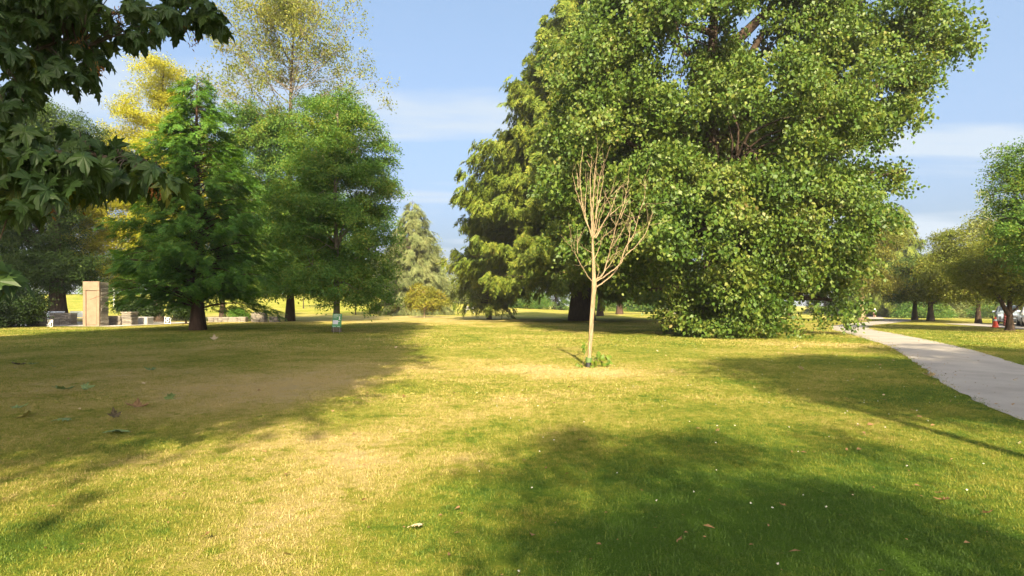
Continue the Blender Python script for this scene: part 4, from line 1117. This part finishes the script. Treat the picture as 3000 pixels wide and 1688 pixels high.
# pillar
PY = EYE * FPX / (957 - HOR); s = PY / FPX
pxl, pxr = 245, 293
pw = (pxr - pxl) * s; ph = 132 * s; pdp = .95
pil = empty('stone_pillar', ((269 - 1500) * s, PY + pdp / 2, float(gz(-31, PY))), 'tall square stone pillar with smooth sunlit sandstone front and rough coursed side', 'pillar')
nc_ = 14
for c in range(nc_):
    hc = ph * .985 / nc_
    dpt = pdp * R.uniform(.92, 1.04)
    for sgn in (-1, 1):
        stone(pil, sgn * (pw / 2 - .16 + R.normal(0, .018)), .03, c * hc, .34, dpt * .96, hc * .955)
obj('core', box_mesh('core', pw * .7, pdp * .8, ph * .98, M['stone_b']), pil, loc=(0, .05, 0))
def slab(nm, x0, x1, z0, z1, dy_):
    return obj(nm, box_mesh(nm, (x1 - x0) * s, .16, (z1 - z0) * s, M['sand'], .004, .018), pil, loc=(((x0 + x1) / 2 - 269) * s, -pdp / 2 - .02 + dy_, z0 * s))
slab('top_slab', 245, 293, 105.5, 132, 0)
slab('side_slab', 245, 253.6, 0, 105, 0)
slab('side_slab', 285.4, 293, 0, 105, 0.012)
slab('inset_slab', 254.4, 284.8, 5, 104, .035)
slab('foot_slab', 254.4, 284.8, 0, 4.4, .05)
dry_wall('low stone wall half hidden by the dark hedge', 76, 116, 957, 36, .7, 7)
dry_wall('low grey stone wall with a small black and white sign before it', 145, 208, 954, 36, .7, 6)
dry_wall('dark low stone wall butting against the pillar side', 312, 352, 955, 28, .6, 6, Yoff=.6)
dry_wall('narrow coursed stone pier right of the pillar', 355, 384, 954, 36, .9, 6, cap=True, per=1)
dry_wall('low dark stone wall between the pier and the granite block', 386, 401, 952, 22, .6, 4, Yoff=.6)
g = G(416, 952); s2 = g[1] / FPX
gb = empty('granite_block', (g[0], g[1] + .5, 0), 'squared pale granite block beside the dark shrub', 'stone block')
obj('block', box_mesh('block', 28 * s2, .9, 23 * s2, M['granite'], .02, .05), gb)
dry_wall('long low stone ledge behind the redwood trunk', 505, 575, 937, 17, .6, 3, cap=True)
dry_wall('low pale stone ledge right of the redwood trunk', 610, 694, 945, 12, .6, 2, cap=True)
dry_wall('small dark stone stub left of the two-tier stone block', 695, 719, 945, 16, .6, 3)
dry_wall('squat dark stone block with a brown upper tier near the tall oak', 735, 774, 945, 27, .8, 4, cap=True)
dry_wall('small square stone block left of the tall oak trunk', 788, 813, 945, 17, .7, 3)

# benches on the plaza
def curved_bench(px, label):
    Y = 48.5; s = Y / FPX
    b = empty('park_bench', ((px - 1500) * s, Y, float(gz(-38, Y)) + .03), label, 'bench')
    for k in range(4): obj('slat', box_mesh('slat', 1.8, .10, .03, M['bluewood'], 0, .006), b, loc=(0, -.25 + k * .13, .46))
    for k in range(4): obj('slat', box_mesh('slat', 1.8, .03, .10, M['bluewood'], 0, .006), b, loc=(0, .30 + k * .03, .58 + k * .125))
    for sx in (-.75, .75):
        T = Tubes(); a = np.linspace(0, math.pi, 10)
        T.add(np.stack([np.full(10, sx), -.02 + .34 * np.cos(a), .50 + .26 * np.sin(a)], 1), .025, 7)
        obj('armrest', T.mesh('armrest', M['black']), b)
        for yy in (-.3, .3):
            T = Tubes(); T.add([(sx, yy, 0), (sx, yy, .5)], .03, 7); obj('leg', T.mesh('leg', M['black']), b)
    return b
curved_bench(148, 'blue-grey slatted bench behind the low wall with the small sign')
curved_bench(226, 'blue-grey slatted bench half hidden by the stone pillar')
# pale bench on the far lawn
Y = 108.0
b = empty('park_bench', (P(1376, 0, Y)[0], Y, float(gz(-8, Y))), 'white slatted bench on the far dry lawn beside the bright cedar', 'bench')
for k in range(3): obj('slat', box_mesh('slat', 1.7, .12, .04, M['white']), b, loc=(0, -.2 + k * .16, .45))
for k in range(4): obj('slat', box_mesh('slat', 1.7, .04, .12, M['white']), b, loc=(0, .3, .56 + k * .15))
for sx in (-.75, .75):
    for yy in (-.25, .28): obj('leg', box_mesh('leg', .07, .07, .45, M['white']), b, loc=(sx, yy, 0))

# ------------------------------------------------------------------ signs
g = G(986, 978); s = g[1] / FPX
sg = empty('notice_sign', (g[0], g[1], float(gz(*g))), 'green notice board on thin wire legs in front of the slim oak trunk', 'sign', rz=rad(6))
bw, bh, bz = 26.5 * s, 40 * s, 18 * s
tilt = (rad(-4), rad(3), 0)
board = obj('board', box_mesh('board', bw, .012, bh, M['signgreen'], 0, .003), sg, loc=(0, 0, bz), rot=tilt)
def pr(nm, x, z, w_, h_, mat, rot=0):
    return obj(nm, box_mesh(nm, w_, .004, h_, M[mat]), board, loc=(x, -.0085, z), rot=(0, rot, 0))
pr('paper_notice', -.15 * bw, .22 * bh, .55 * bw, .30 * bh, 'signpaper')
for rw, (z_, x0, x1, hh) in enumerate(((.895, -.40, .28, .040), (.80, -.40, .10, .040))):
    x = x0
    while x < x1:
        w_ = random.uniform(.05, .13); pr('lettering', (x + w_ / 2) * bw, z_ * bh, w_ * bw, hh * bh, 'white'); x += w_ + .03
for z_ in (.74, .70, .66):
    pr('fine_print', -.2 * bw, z_ * bh, .42 * bw, .012 * bh, 'signpaper')
pr('figure_emblem', .25 * bw, .58 * bh, .10 * bw, .20 * bh, 'white'); pr('figure_emblem', .25 * bw, .76 * bh, .17 * bw, .035 * bh, 'white'); pr('figure_emblem', .26 * bw, .565 * bh, .20 * bw, .03 * bh, 'white')
pr('emblem', .22 * bw, .42 * bh, .20 * bw, .035 * bh, 'white', rad(-14))
pr('fine_print', -.25 * bw, .05 * bh, .32 * bw, .022 * bh, 'signpaper'); pr('fine_print', .10 * bw, .05 * bh, .06 * bw, .03 * bh, 'white'); pr('fine_print', .26 * bw, .04 * bh, .08 * bw, .04 * bh, 'white')
for sx in (-.33, .30):
    T = Tubes(); T.add([(sx * bw, .012, -.1), (sx * bw, .012, bz + .2)], .007, 6); obj('leg', T.mesh('leg', M['wire']), sg)

def badge(px, py, w_, h_, label, ground_py, head):
    g = G(px, ground_py); s = g[1] / FPX
    o = empty('small_sign', (g[0], g[1] - .25, float(gz(*g))), label, 'sign', rz=rad(-4))
    bw, bh = w_ * s, h_ * s; z0 = (ground_py - py - h_ / 2) * s
    bd = obj('board', box_mesh('board', bw, .012, bh, M['white']), o, loc=(0, 0, z0), rot=(0, rad(5), 0))
    hb = bh * (.58 if head else .86)
    obj('panel', box_mesh('panel', bw * .86, .004, hb, M['black']), bd, loc=(0, -.009, bh * .07))
    # round white emblem with dark centre
    T = Tubes(); a = np.linspace(0, 2 * math.pi, 17)
    r_ = min(bw, hb) * .26
    T.add(np.stack([r_ * np.cos(a), np.full(17, -.013), bh * .07 + hb * .45 + r_ * np.sin(a)], 1), r_ * .32, 6)
    obj('emblem', T.mesh('emblem', M['white']), bd)
    obj('emblem', box_mesh('emblem', bw * .5, .003, hb * .14, M['white']), bd, loc=(0, -.0128, bh * .07 + hb * .80), rot=(0, rad(-8), 0))
    if head:
        for k, wd in enumerate((.7, .6)):
            obj('lettering', box_mesh('lettering', bw * wd, .004, bh * .05, M['black']), bd, loc=(0, -.009, bh * (.86 - k * .12)))
    for sx in (-.3, .3):
        T = Tubes(); T.add([(sx * bw, .012, -.05), (sx * bw, .012, z0 + .15)], .006, 6); obj('leg', T.mesh('leg', M['wire']), o)
badge(495.5, 938.5, 20, 19, 'square black and white sign between shrub and redwood trunk', 950, False)
badge(153.5, 947, 17, 21, 'small black and white sign leaning before the low grey wall', 958.2, True)

# far T-shaped post
Y = 118.0; x = P(334, 0, Y)[0]
pp_ = empty('signpost', (x, Y, float(gz(x, Y))), 'pale T-topped post on the far sunny lawn right of the pillar', 'post')
hz = P(0, 846, Y)[2] - float(gz(x, Y))
obj('pole', box_mesh('pole', .16, .16, hz, M['white']), pp_)
obj('crossbar', box_mesh('crossbar', .62, .2, .22, M['white']), pp_, loc=(0, 0, hz + .003))

# shrubs
def shrub(label, px, py, rx, ry, Y, mat='shrub', n=150, lf=1.0, cat='shrub', name='shrub', extra=()):
    lb = [lobe(px, py, rx, ry, Y, min(1.6, rx * Y / FPX))] + [lobe(*e, Y, min(1.4, e[2] * Y / FPX)) for e in extra]
    x = P(px, 0, Y)[0]
    return tree(name, label, (x, Y), lb, mat, M['bark_dark'], n, 7, .42, lf, .08, trunk_top=P(px, py, Y), nb=14, shell=.3, cat=cat, zmin=.05)
shrub('dark clipped shrub behind the low walls right of the pillar', 395, 900, 40, 22, 50.0, extra=((440, 908, 30, 22), (365, 895, 16, 12)))
shrub('tall dark hedge bush at the left edge before the stone wall', 28, 905, 70, 62, 42.0, 'shrub', 330, 1.1, extra=((75, 900, 36, 45), (-30, 900, 60, 60), (95, 885, 26, 28)))
shrub('shaded bush behind the redwood trunk', 545, 905, 40, 22, 49, 'shrub', 90)
shrub('leafy bush half covering the stone stub near the redwood', 700, 918, 14, 10, 57.5, 'redwoodleaf', 40)
shrub('reddish low bush at the foot of the deodar', 1190, 895, 26, 12, 92, 'rusty', 60, 1.2)
shrub('green bush growing at the foot of the poplar skirt', 2115, 966, 62, 24, 28.6, 'poplar', 90, .8, extra=((2190, 955, 40, 26),))

# distant pale walls seen under the trees
for (x0, x1, Y, h, lb) in ((-18, -13, 150, .8, 'pale low wall glimpsed left of the bright cedar in the distance'), (36, 48, 142, 1.2, 'white low wall glimpsed under the big poplar in the distance')):
    w_ = empty('garden_wall', ((x0 + x1) / 2, Y, float(gz((x0 + x1) / 2, Y))), lb, 'wall')
    obj('wall_face', box_mesh('wall_face', x1 - x0, .4, h, M['concrete'], 0, .03), w_)
    obj('coping', box_mesh('coping', x1 - x0 + .2, .55, .12, M['concrete'], 0, .02), w_, loc=(0, 0, h + .002))

# ------------------------------------------------------------------ cars
ST = np.array([(-2.35, .78, .48, .92, 1.02, .68), (-2.22, .88, .36, 1.05, 1.42, .64), (-1.6, .93, .30, 1.08, 1.66, .66), (-.5, .95, .28, 1.07, 1.71, .68), (.42, .95, .28, 1.06, 1.66, .65),
               (1.15, .94, .28, 1.03, 1.10, .80), (1.8, .93, .28, .98, 1.03, .76), (2.2, .90, .30, .88, .94, .68), (2.36, .82, .36, .74, .80, .58)])
def car(label, loc, heading, paint, hs=1.0):
    c = empty('parked_car', loc, label, 'car', rz=heading)
    rows = []
    for y_, w_, zl, zb, zt, tw in ST:
        zb *= hs; zt *= hs
        q = [(w_ * .92, zl), (w_, zl + .18), (w_, (zl + zb) / 2 + .1), (w_ * .975, zb), (tw, zt - .05), (tw * .8, zt)]
        q = q + [(-a, b) for a, b in q[::-1]]
        rows.append([(a, y_, b) for a, b in q])
    V = np.array(rows).reshape(-1, 3); k = 12; n = len(ST)
    F = []
    for i in range(n - 1):
        for j in range(k):
            F.append((i * k + j, i * k + (j + 1) % k, (i + 1) * k + (j + 1) % k, (i + 1) * k + j))
    F.append(tuple(range(k))[::-1]); F.append(tuple(range((n - 1) * k, n * k)))
    obj('body', mesh_idx('body', V, F, (paint,), True), c)
    def panel(nm, pts, mat, th=.015):
        pts = np.array(pts, float); nn = np.cross(pts[1] - pts[0], pts[2] - pts[0]); nn /= np.linalg.norm(nn)
        V = np.vstack([pts + nn * th, pts - nn * .02]); m_ = len(pts)
        F = [tuple(range(m_)), tuple(range(2 * m_ - 1, m_ - 1, -1))] + [(i, m_ + i, m_ + (i + 1) % m_, (i + 1) % m_) for i in range(m_)]
        return obj(nm, mesh_idx(nm, V, F, (mat,)), c)
    panel('windshield', [(.74, 1.10, 1.10 * hs), (.58, .47, 1.64 * hs), (-.58, .47, 1.64 * hs), (-.74, 1.10, 1.10 * hs)], M['glass'])
    for sg_ in (1, -1):
        pts = [(sg_ * .935, .95, 1.09 * hs), (sg_ * .70, .38, 1.58 * hs), (sg_ * .71, -.5, 1.62 * hs), (sg_ * .69, -1.6, 1.57 * hs), (sg_ * .915, -1.75, 1.11 * hs)]
        panel('side_window', pts if sg_ < 0 else pts[::-1], M['glass'])
        obj('headlight', box_mesh('headlight', .42, .10, .12, M['lamp'], 0, .02), c, loc=(sg_ * .66, 2.27, .76 * hs))
        obj('air_intake', box_mesh('air_intake', .12, .06, .26, M['black']), c, loc=(sg_ * .72, 2.345, .42))
        mr = obj('mirror', box_mesh('mirror', .2, .12, .15, paint, 0, .03), c, loc=(sg_ * 1.03, .72, 1.06 * hs))
        for yy in (1.45, -1.45):
            T = Tubes(); T.add([(sg_ * .72, yy, .35), (sg_ * .74, yy, .35), (sg_ * .955, yy, .35), (sg_ * .965, yy, .35)], [.30, .345, .345, .25], 20)
            w_ = obj('wheel', T.mesh('wheel', M['tyre']), c)
            T = Tubes(); T.add([(sg_ * .945, yy, .35), (sg_ * .962, yy, .35), (sg_ * .975, yy, .35)], [.235, .235, .02], 14)
            obj('rim', T.mesh('rim', M['rim']), w_)
    obj('grille', box_mesh('grille', .62, .08, .22, M['black'], 0, .02), c, loc=(0, 2.335, .60 * hs))
    for k2 in range(9): obj('grille_bar', box_mesh('grille_bar', .018, .02, .19, M['rim']), c, loc=(-.28 + k2 * .07, 2.38, .615 * hs))
    obj('lower_grille', box_mesh('lower_grille', 1.1, .06, .13, M['black'], 0, .02), c, loc=(0, 2.35, .37))
    obj('skid_plate', box_mesh('skid_plate', 1.35, .06, .05, M['rim'], 0, .01), c, loc=(0, 2.34, .29))
    obj('underbody', box_mesh('underbody', 1.6, 4.2, .16, M['black']), c, loc=(0, 0, .16))
    return c
hd = math.atan2(.52, -.86)    # nose turned towards the lawn
car('white sport-utility car parked at the right edge behind the forked tree', (39.0, 43.2, .03), math.pi + rad(-36), M['carwhite'], 1.0)
car('silver-blue hatchback parked beside the white car behind the orange cone', (41.6, 48.6, .03), math.pi + rad(-36), M['cargrey'], .93)

# traffic cones
def cone(px, py, label, mat, h=.75):
    g = G(px, py)
    c = empty('traffic_cone', (g[0], g[1], float(gz(*g))), label, 'traffic cone')
    T = Tubes(); T.add([(0, 0, .03), (0, 0, .05), (0, 0, h * .55), (0, 0, h * .97), (0, 0, h)], [.20, .19, .11, .04, .012], 16)
    obj('cone_body', T.mesh('cone_body', mat), c)
    T = Tubes(); T.add([(0, 0, h * .60), (0, 0, h * .76)], [.106, .078], 16); obj('reflective_band', T.mesh('reflective_band', M['white']), c)
    obj('base', box_mesh('base', .48, .48, .035, mat, 0, .01), c)
cone(2916, 960, 'orange traffic cone on the grass before the silver-blue car', M['orange'], .78)
# red netted post behind the forked tree
g = G(2947, 957.5)
rp = empty('marker_post', (g[0], g[1], 0), 'dark red netted marker post beside the forked tree trunk', 'post')
T = Tubes(); T.add([(0, 0, -.1), (0, 0, 1.15)], .035, 8); obj('stake', T.mesh('stake', M['drywood']), rp)
for k2 in range(5):
    T = Tubes(); T.add([(0, 0, .06 + k2 * .19), (0, 0, .10 + k2 * .19), (0, 0, .20 + k2 * .19), (0, 0, .235 + k2 * .19)], [.11, .14, .14, .10], 10); obj('net_fold', T.mesh('net_fold', M['red']), rp)

# ------------------------------------------------------------------ person walking away on the path
X_, Y_ = (2563 - 1500) / FPX * 107, 107.0
pe = empty('person', (X_, Y_, float(gz(X_, Y_)) + .03), 'person in white shirt, white cap and maroon shorts walking away on the path', 'person')
J = {'pelvis': (0, 0, .92), 'chest': (0, 0, 1.28), 'neck': (0, 0, 1.47), 'head': (0, .02, 1.60), 'crown': (0, .02, 1.70),
     'shl': (-.19, 0, 1.40), 'ell': (-.25, .02, 1.13), 'wrl': (-.24, .10, .90), 'hal': (-.24, .12, .82), 'shr': (.19, 0, 1.40), 'elr': (.25, -.02, 1.13), 'wrr': (.24, .06, .90), 'har': (.24, .07, .82),
     'hpl': (-.10, 0, .88), 'knl': (-.11, .12, .49), 'anl': (-.11, .06, .09), 'tol': (-.12, .22, .04), 'hpr': (.10, 0, .88), 'knr': (.11, .02, .48), 'anr': (.11, -.14, .11), 'tor': (.12, 0, .05)}
E = [('pelvis', 'chest'), ('chest', 'neck'), ('neck', 'head'), ('head', 'crown'), ('chest', 'shl'), ('shl', 'ell'), ('ell', 'wrl'), ('wrl', 'hal'), ('chest', 'shr'), ('shr', 'elr'), ('elr', 'wrr'), ('wrr', 'har'),
     ('pelvis', 'hpl'), ('hpl', 'knl'), ('knl', 'anl'), ('anl', 'tol'), ('pelvis', 'hpr'), ('hpr', 'knr'), ('knr', 'anr'), ('anr', 'tor')]
RD = {'pelvis': .13, 'chest': .15, 'neck': .06, 'head': .095, 'crown': .075, 'shl': .06, 'ell': .042, 'wrl': .03, 'hal': .035, 'shr': .06, 'elr': .042, 'wrr': .03, 'har': .035, 'hpl': .09, 'knl': .058, 'anl': .042, 'tol': .035, 'hpr': .09, 'knr': .058, 'anr': .042, 'tor': .035}
def skin(nm, keys, edges, grow, mat, rootk):
    me = bpy.data.meshes.new(nm); ks = list(keys)
    me.from_pydata([J[k] for k in ks], [(ks.index(a), ks.index(b)) for a, b in edges], [])
    me.materials.append(mat)
    o = obj(nm, me, pe)
    md = o.modifiers.new('skin', 'SKIN')
    if not me.skin_vertices: return o
    for i, k in enumerate(ks):
        r_ = RD[k] + grow; me.skin_vertices[0].data[i].radius = (r_, r_ * (.8 if k in ('chest', 'pelvis') else 1)); me.skin_vertices[0].data[i].use_root = (k == rootk)
    sd = o.modifiers.new('sub', 'SUBSURF'); sd.levels = 1; sd.render_levels = 1
    return o
skin('body', J.keys(), E, 0, M['skin'], 'pelvis')
J['ell2'] = (-.235, .012, 1.2); J['elr2'] = (.235, -.012, 1.2); RD['ell2'] = .05; RD['elr2'] = .05
J['neck2'] = (0, 0, 1.42); RD['neck2'] = .08; J['pel2'] = (0, 0, .86); RD['pel2'] = .15
skin('shirt', ['pel2', 'chest', 'neck2', 'shl', 'ell2', 'shr', 'elr2'], [('pel2', 'chest'), ('chest', 'neck2'), ('chest', 'shl'), ('shl', 'ell2'), ('chest', 'shr'), ('shr', 'elr2')], .022, M['shirt'], 'chest')
J['knl2'] = (-.11, .10, .56); J['knr2'] = (.11, .02, .55); RD['knl2'] = .075; RD['knr2'] = .075
skin('shorts', ['pelvis', 'hpl', 'knl2', 'hpr', 'knr2'], [('pelvis', 'hpl'), ('hpl', 'knl2'), ('pelvis', 'hpr'), ('hpr', 'knr2')], .02, M['shorts'], 'pelvis')
T = Tubes(); T.add([(0, .02, 1.60), (0, .02, 1.645), (0, .02, 1.72), (0, .02, 1.765)], [.118, .122, .105, .03], 14); obj('cap', T.mesh('cap', M['white']), pe)

# ------------------------------------------------------------------ fallen leaves on the lawn
M['leaf_green'] = leafmat('fallen_green', [(0, (.15, .23, .075)), (1, (.23, .32, .12))], .2, .55, .3, vein=True)
M['leaf_yellow'] = leafmat('fallen_yellow', [(0, (.23, .21, .05)), (1, (.32, .27, .08))], .2, .6, .2)
M['leaf_brown'] = leafmat('fallen_brown', [(0, (.20, .115, .055)), (1, (.33, .205, .10))], .2, .7, .1)
M['leaf_pale'] = leafmat('fallen_pale', [(0, (.40, .31, .19)), (1, (.54, .42, .27))], .1, .7, .1)
M['leaf_dark'] = leafmat('fallen_dark', [(0, (.075, .06, .035)), (1, (.11, .085, .05))], .1, .7, .1)
FL = {}
for kx, mk in (('g', 'leaf_green'), ('y', 'leaf_yellow'), ('b', 'leaf_brown'), ('p', 'leaf_pale'), ('d', 'leaf_dark')):
    FL[kx] = [mesh_idx('fallen_leaf', V * [1, 1, -1.0 if i == 0 else 1.0], F, (M[mk],)) for i, (V, F) in enumerate((LEAF[1], LEAF[3]))]
def fallen(px, py, kx, size, label, rz, tilt=.15, group=None, var=0):
    g = G(px, py)
    o = obj('fallen_leaf', FL[kx][var], None, loc=(g[0], g[1], float(gz(*g)) + .045 + size * .06), rot=(R.normal(0, tilt), R.normal(0, tilt), rz), scale=(size,) * 3)
    return props(o, label, 'leaf', group)
fallen(195, 1152, 'g', .30, 'large curled green leaf lying left of the dry patch, largest on the shaded lawn', 1.2, .35)
fallen(242, 1148, 'g', .20, 'curled green leaf touching the largest fallen leaf on its right', -1.0, .5)
fallen(340, 1272, 'g', .27, 'green leaf with one lit lobe at the edge of the left shade', .4, .25, None, 1)
fallen(204, 1236, 'g', .19, 'flat green leaf next to a lit spot in the left shade', 2.2, .15, None, 1)
fallen(402, 1205, 'b', .26, 'curled tan dry leaf in the shade right of the green ones', .6, .35)
fallen(90, 1222, 'y', .26, 'crumpled yellow leaf near the left edge of the lawn', 1.9, .4)
fallen(42, 1210, 'g', .17, 'dull green leaf left of the crumpled yellow leaf', -.5, .3)
fallen(490, 1170, 'g', .19, 'upright dark green leaf standing in the grass by the tan leaf', .2, .9, None, 1)
fallen(338, 1232, 'd', .15, 'small dark curled leaf just behind the green leaf with the lit lobe', .9, .6)
fallen(450, 1094, 'g', .22, 'flat pale green leaf lying farther off on the shaded lawn', 1.57, .1)
fallen(62, 1076, 'd', .28, 'dark green leaf on the shaded lawn near the left edge', 1.4, .3)
fallen(85, 1074, 'g', .2, 'grey-green leaf touching the dark leaf near the left edge', -1.2, .4)
fallen(158, 1082, 'g', .12, 'small light green leaf right of the dark leaf pair', 1.4, .2)
fallen(1234, 1554, 'p', .095, 'small cream leaf lying on the sunny foreground grass', 1.5, .12, None, 1)
fallen(2778, 1482, 'b', .09, 'crumpled brown leaf at the right shadow edge', .8, .5)
fallen(2896, 1522, 'b', .07, 'small pale curled leaf right of the crumpled brown leaf', 2.2, .7)
fallen(2352, 1088, 'p', .16, 'pale tan leaf on the grass midway to the path', .6, .4)
fallen(2735, 1110, 'p', .2, 'pale leaf on the shaded grass near the path edge', 1.2, .3)
fallen(2336, 1021, 'p', .2, 'whitish leaf on the lawn beyond the shade, left of the path', .4, .3)
fallen(628, 997, 'p', .3, 'single whitish leaf on the shaded lawn left of the green sign', .5, .5)
for px, py in ((1345, 1500), (1500, 1180), (1180, 1168), (2060, 1030), (1925, 1032), (2100, 1270), (880, 1420), (2500, 1120), (2560, 1150), (2690, 1230), (760, 1040), (1160, 1020), (250, 1065), (420, 1128), (1530, 980), (1280, 990), (1840, 1000), (2620, 1060), (2450, 1045), (2440, 1038), (1990, 985), (1950, 990), (700, 1010), (1060, 1480), (600, 1590), (1985, 1600), (2300, 1500), (2750, 1460)):
    fallen(px, py, 'p' if (R.random() < .5 and py < 1130) else 'b', R.uniform(.035, .06) * (1 + max(0, (1150 - py)) / 160), 'small dry leaf fallen on the lawn', R.random() * 6, .4, 'small dry leaves scattered over the lawn', int(R.integers(0, 2)))

# bits of dry leaf and twig in the grass and on the path: too many and too small to count
def litter(n, ymax, size, mat):
    y = np.sqrt(R.uniform(2.5 ** 2, ymax ** 2, n)); x = R.uniform(-1, 1, n) * y * .92
    c_ = np.stack([x, y, gz(x, y) + np.where(on_path(x, y, .0), .036, R.uniform(.012, .035, n))], 1)
    a = R.random(n) * 6.28
    A = np.stack([np.cos(a), np.sin(a), R.normal(0, .2, n)], 1); Nn = np.stack([R.normal(0, .35, n), R.normal(0, .35, n), np.ones(n)], 1)
    L = size * R.uniform(.5, 1.5, n)
    obj('leaf_litter', quads_mesh('leaf_litter', leaf_quads(c_, A, Nn, L, L * R.uniform(.12, .7, n), .25), mat), kind='stuff')
litter(900, 14, .030, M['leaf_brown']); litter(700, 40, .060, M['leaf_brown']); litter(260, 30, .05, M['leaf_pale'])

# ------------------------------------------------------------------ summer haze: thin even air round the whole place
hm, ht, ho = newmat('haze_air')
pv = N(ht, 'ShaderNodeVolumePrincipled')
pv.inputs['Color'].default_value = (.93, .96, 1.0, 1); pv.inputs['Density'].default_value = 0.00035; pv.inputs['Anisotropy'].default_value = 0.2
ht.links.new(pv.outputs[0], ho.inputs['Volume'])
ho_ = obj('haze', box_mesh('haze', 3400, 3400, 62, hm), None, loc=(0, 600, -3.0), kind='stuff')

# leaf scraps gathered along the path edges
n = 420
k = R.integers(20, len(pc) - 120, n); sd_ = np.where(R.random(n) < .5, -1, 1)
xy = pc[k] + PN[k] * (sd_ * (hw - np.abs(R.normal(0, .22, n)) + .06))[:, None]
c_ = np.stack([xy[:, 0], xy[:, 1], gz(xy[:, 0], xy[:, 1]) + .042], 1)
a = R.random(n) * 6.28
A = np.stack([np.cos(a), np.sin(a), R.normal(0, .1, n)], 1); Nn = np.stack([R.normal(0, .3, n), R.normal(0, .3, n), np.ones(n)], 1)
L = .055 * R.uniform(.5, 1.6, n)
obj('leaf_litter', quads_mesh('leaf_litter', leaf_quads(c_, A, Nn, L, L * R.uniform(.2, .7, n), .25), M['leaf_brown']), kind='stuff')
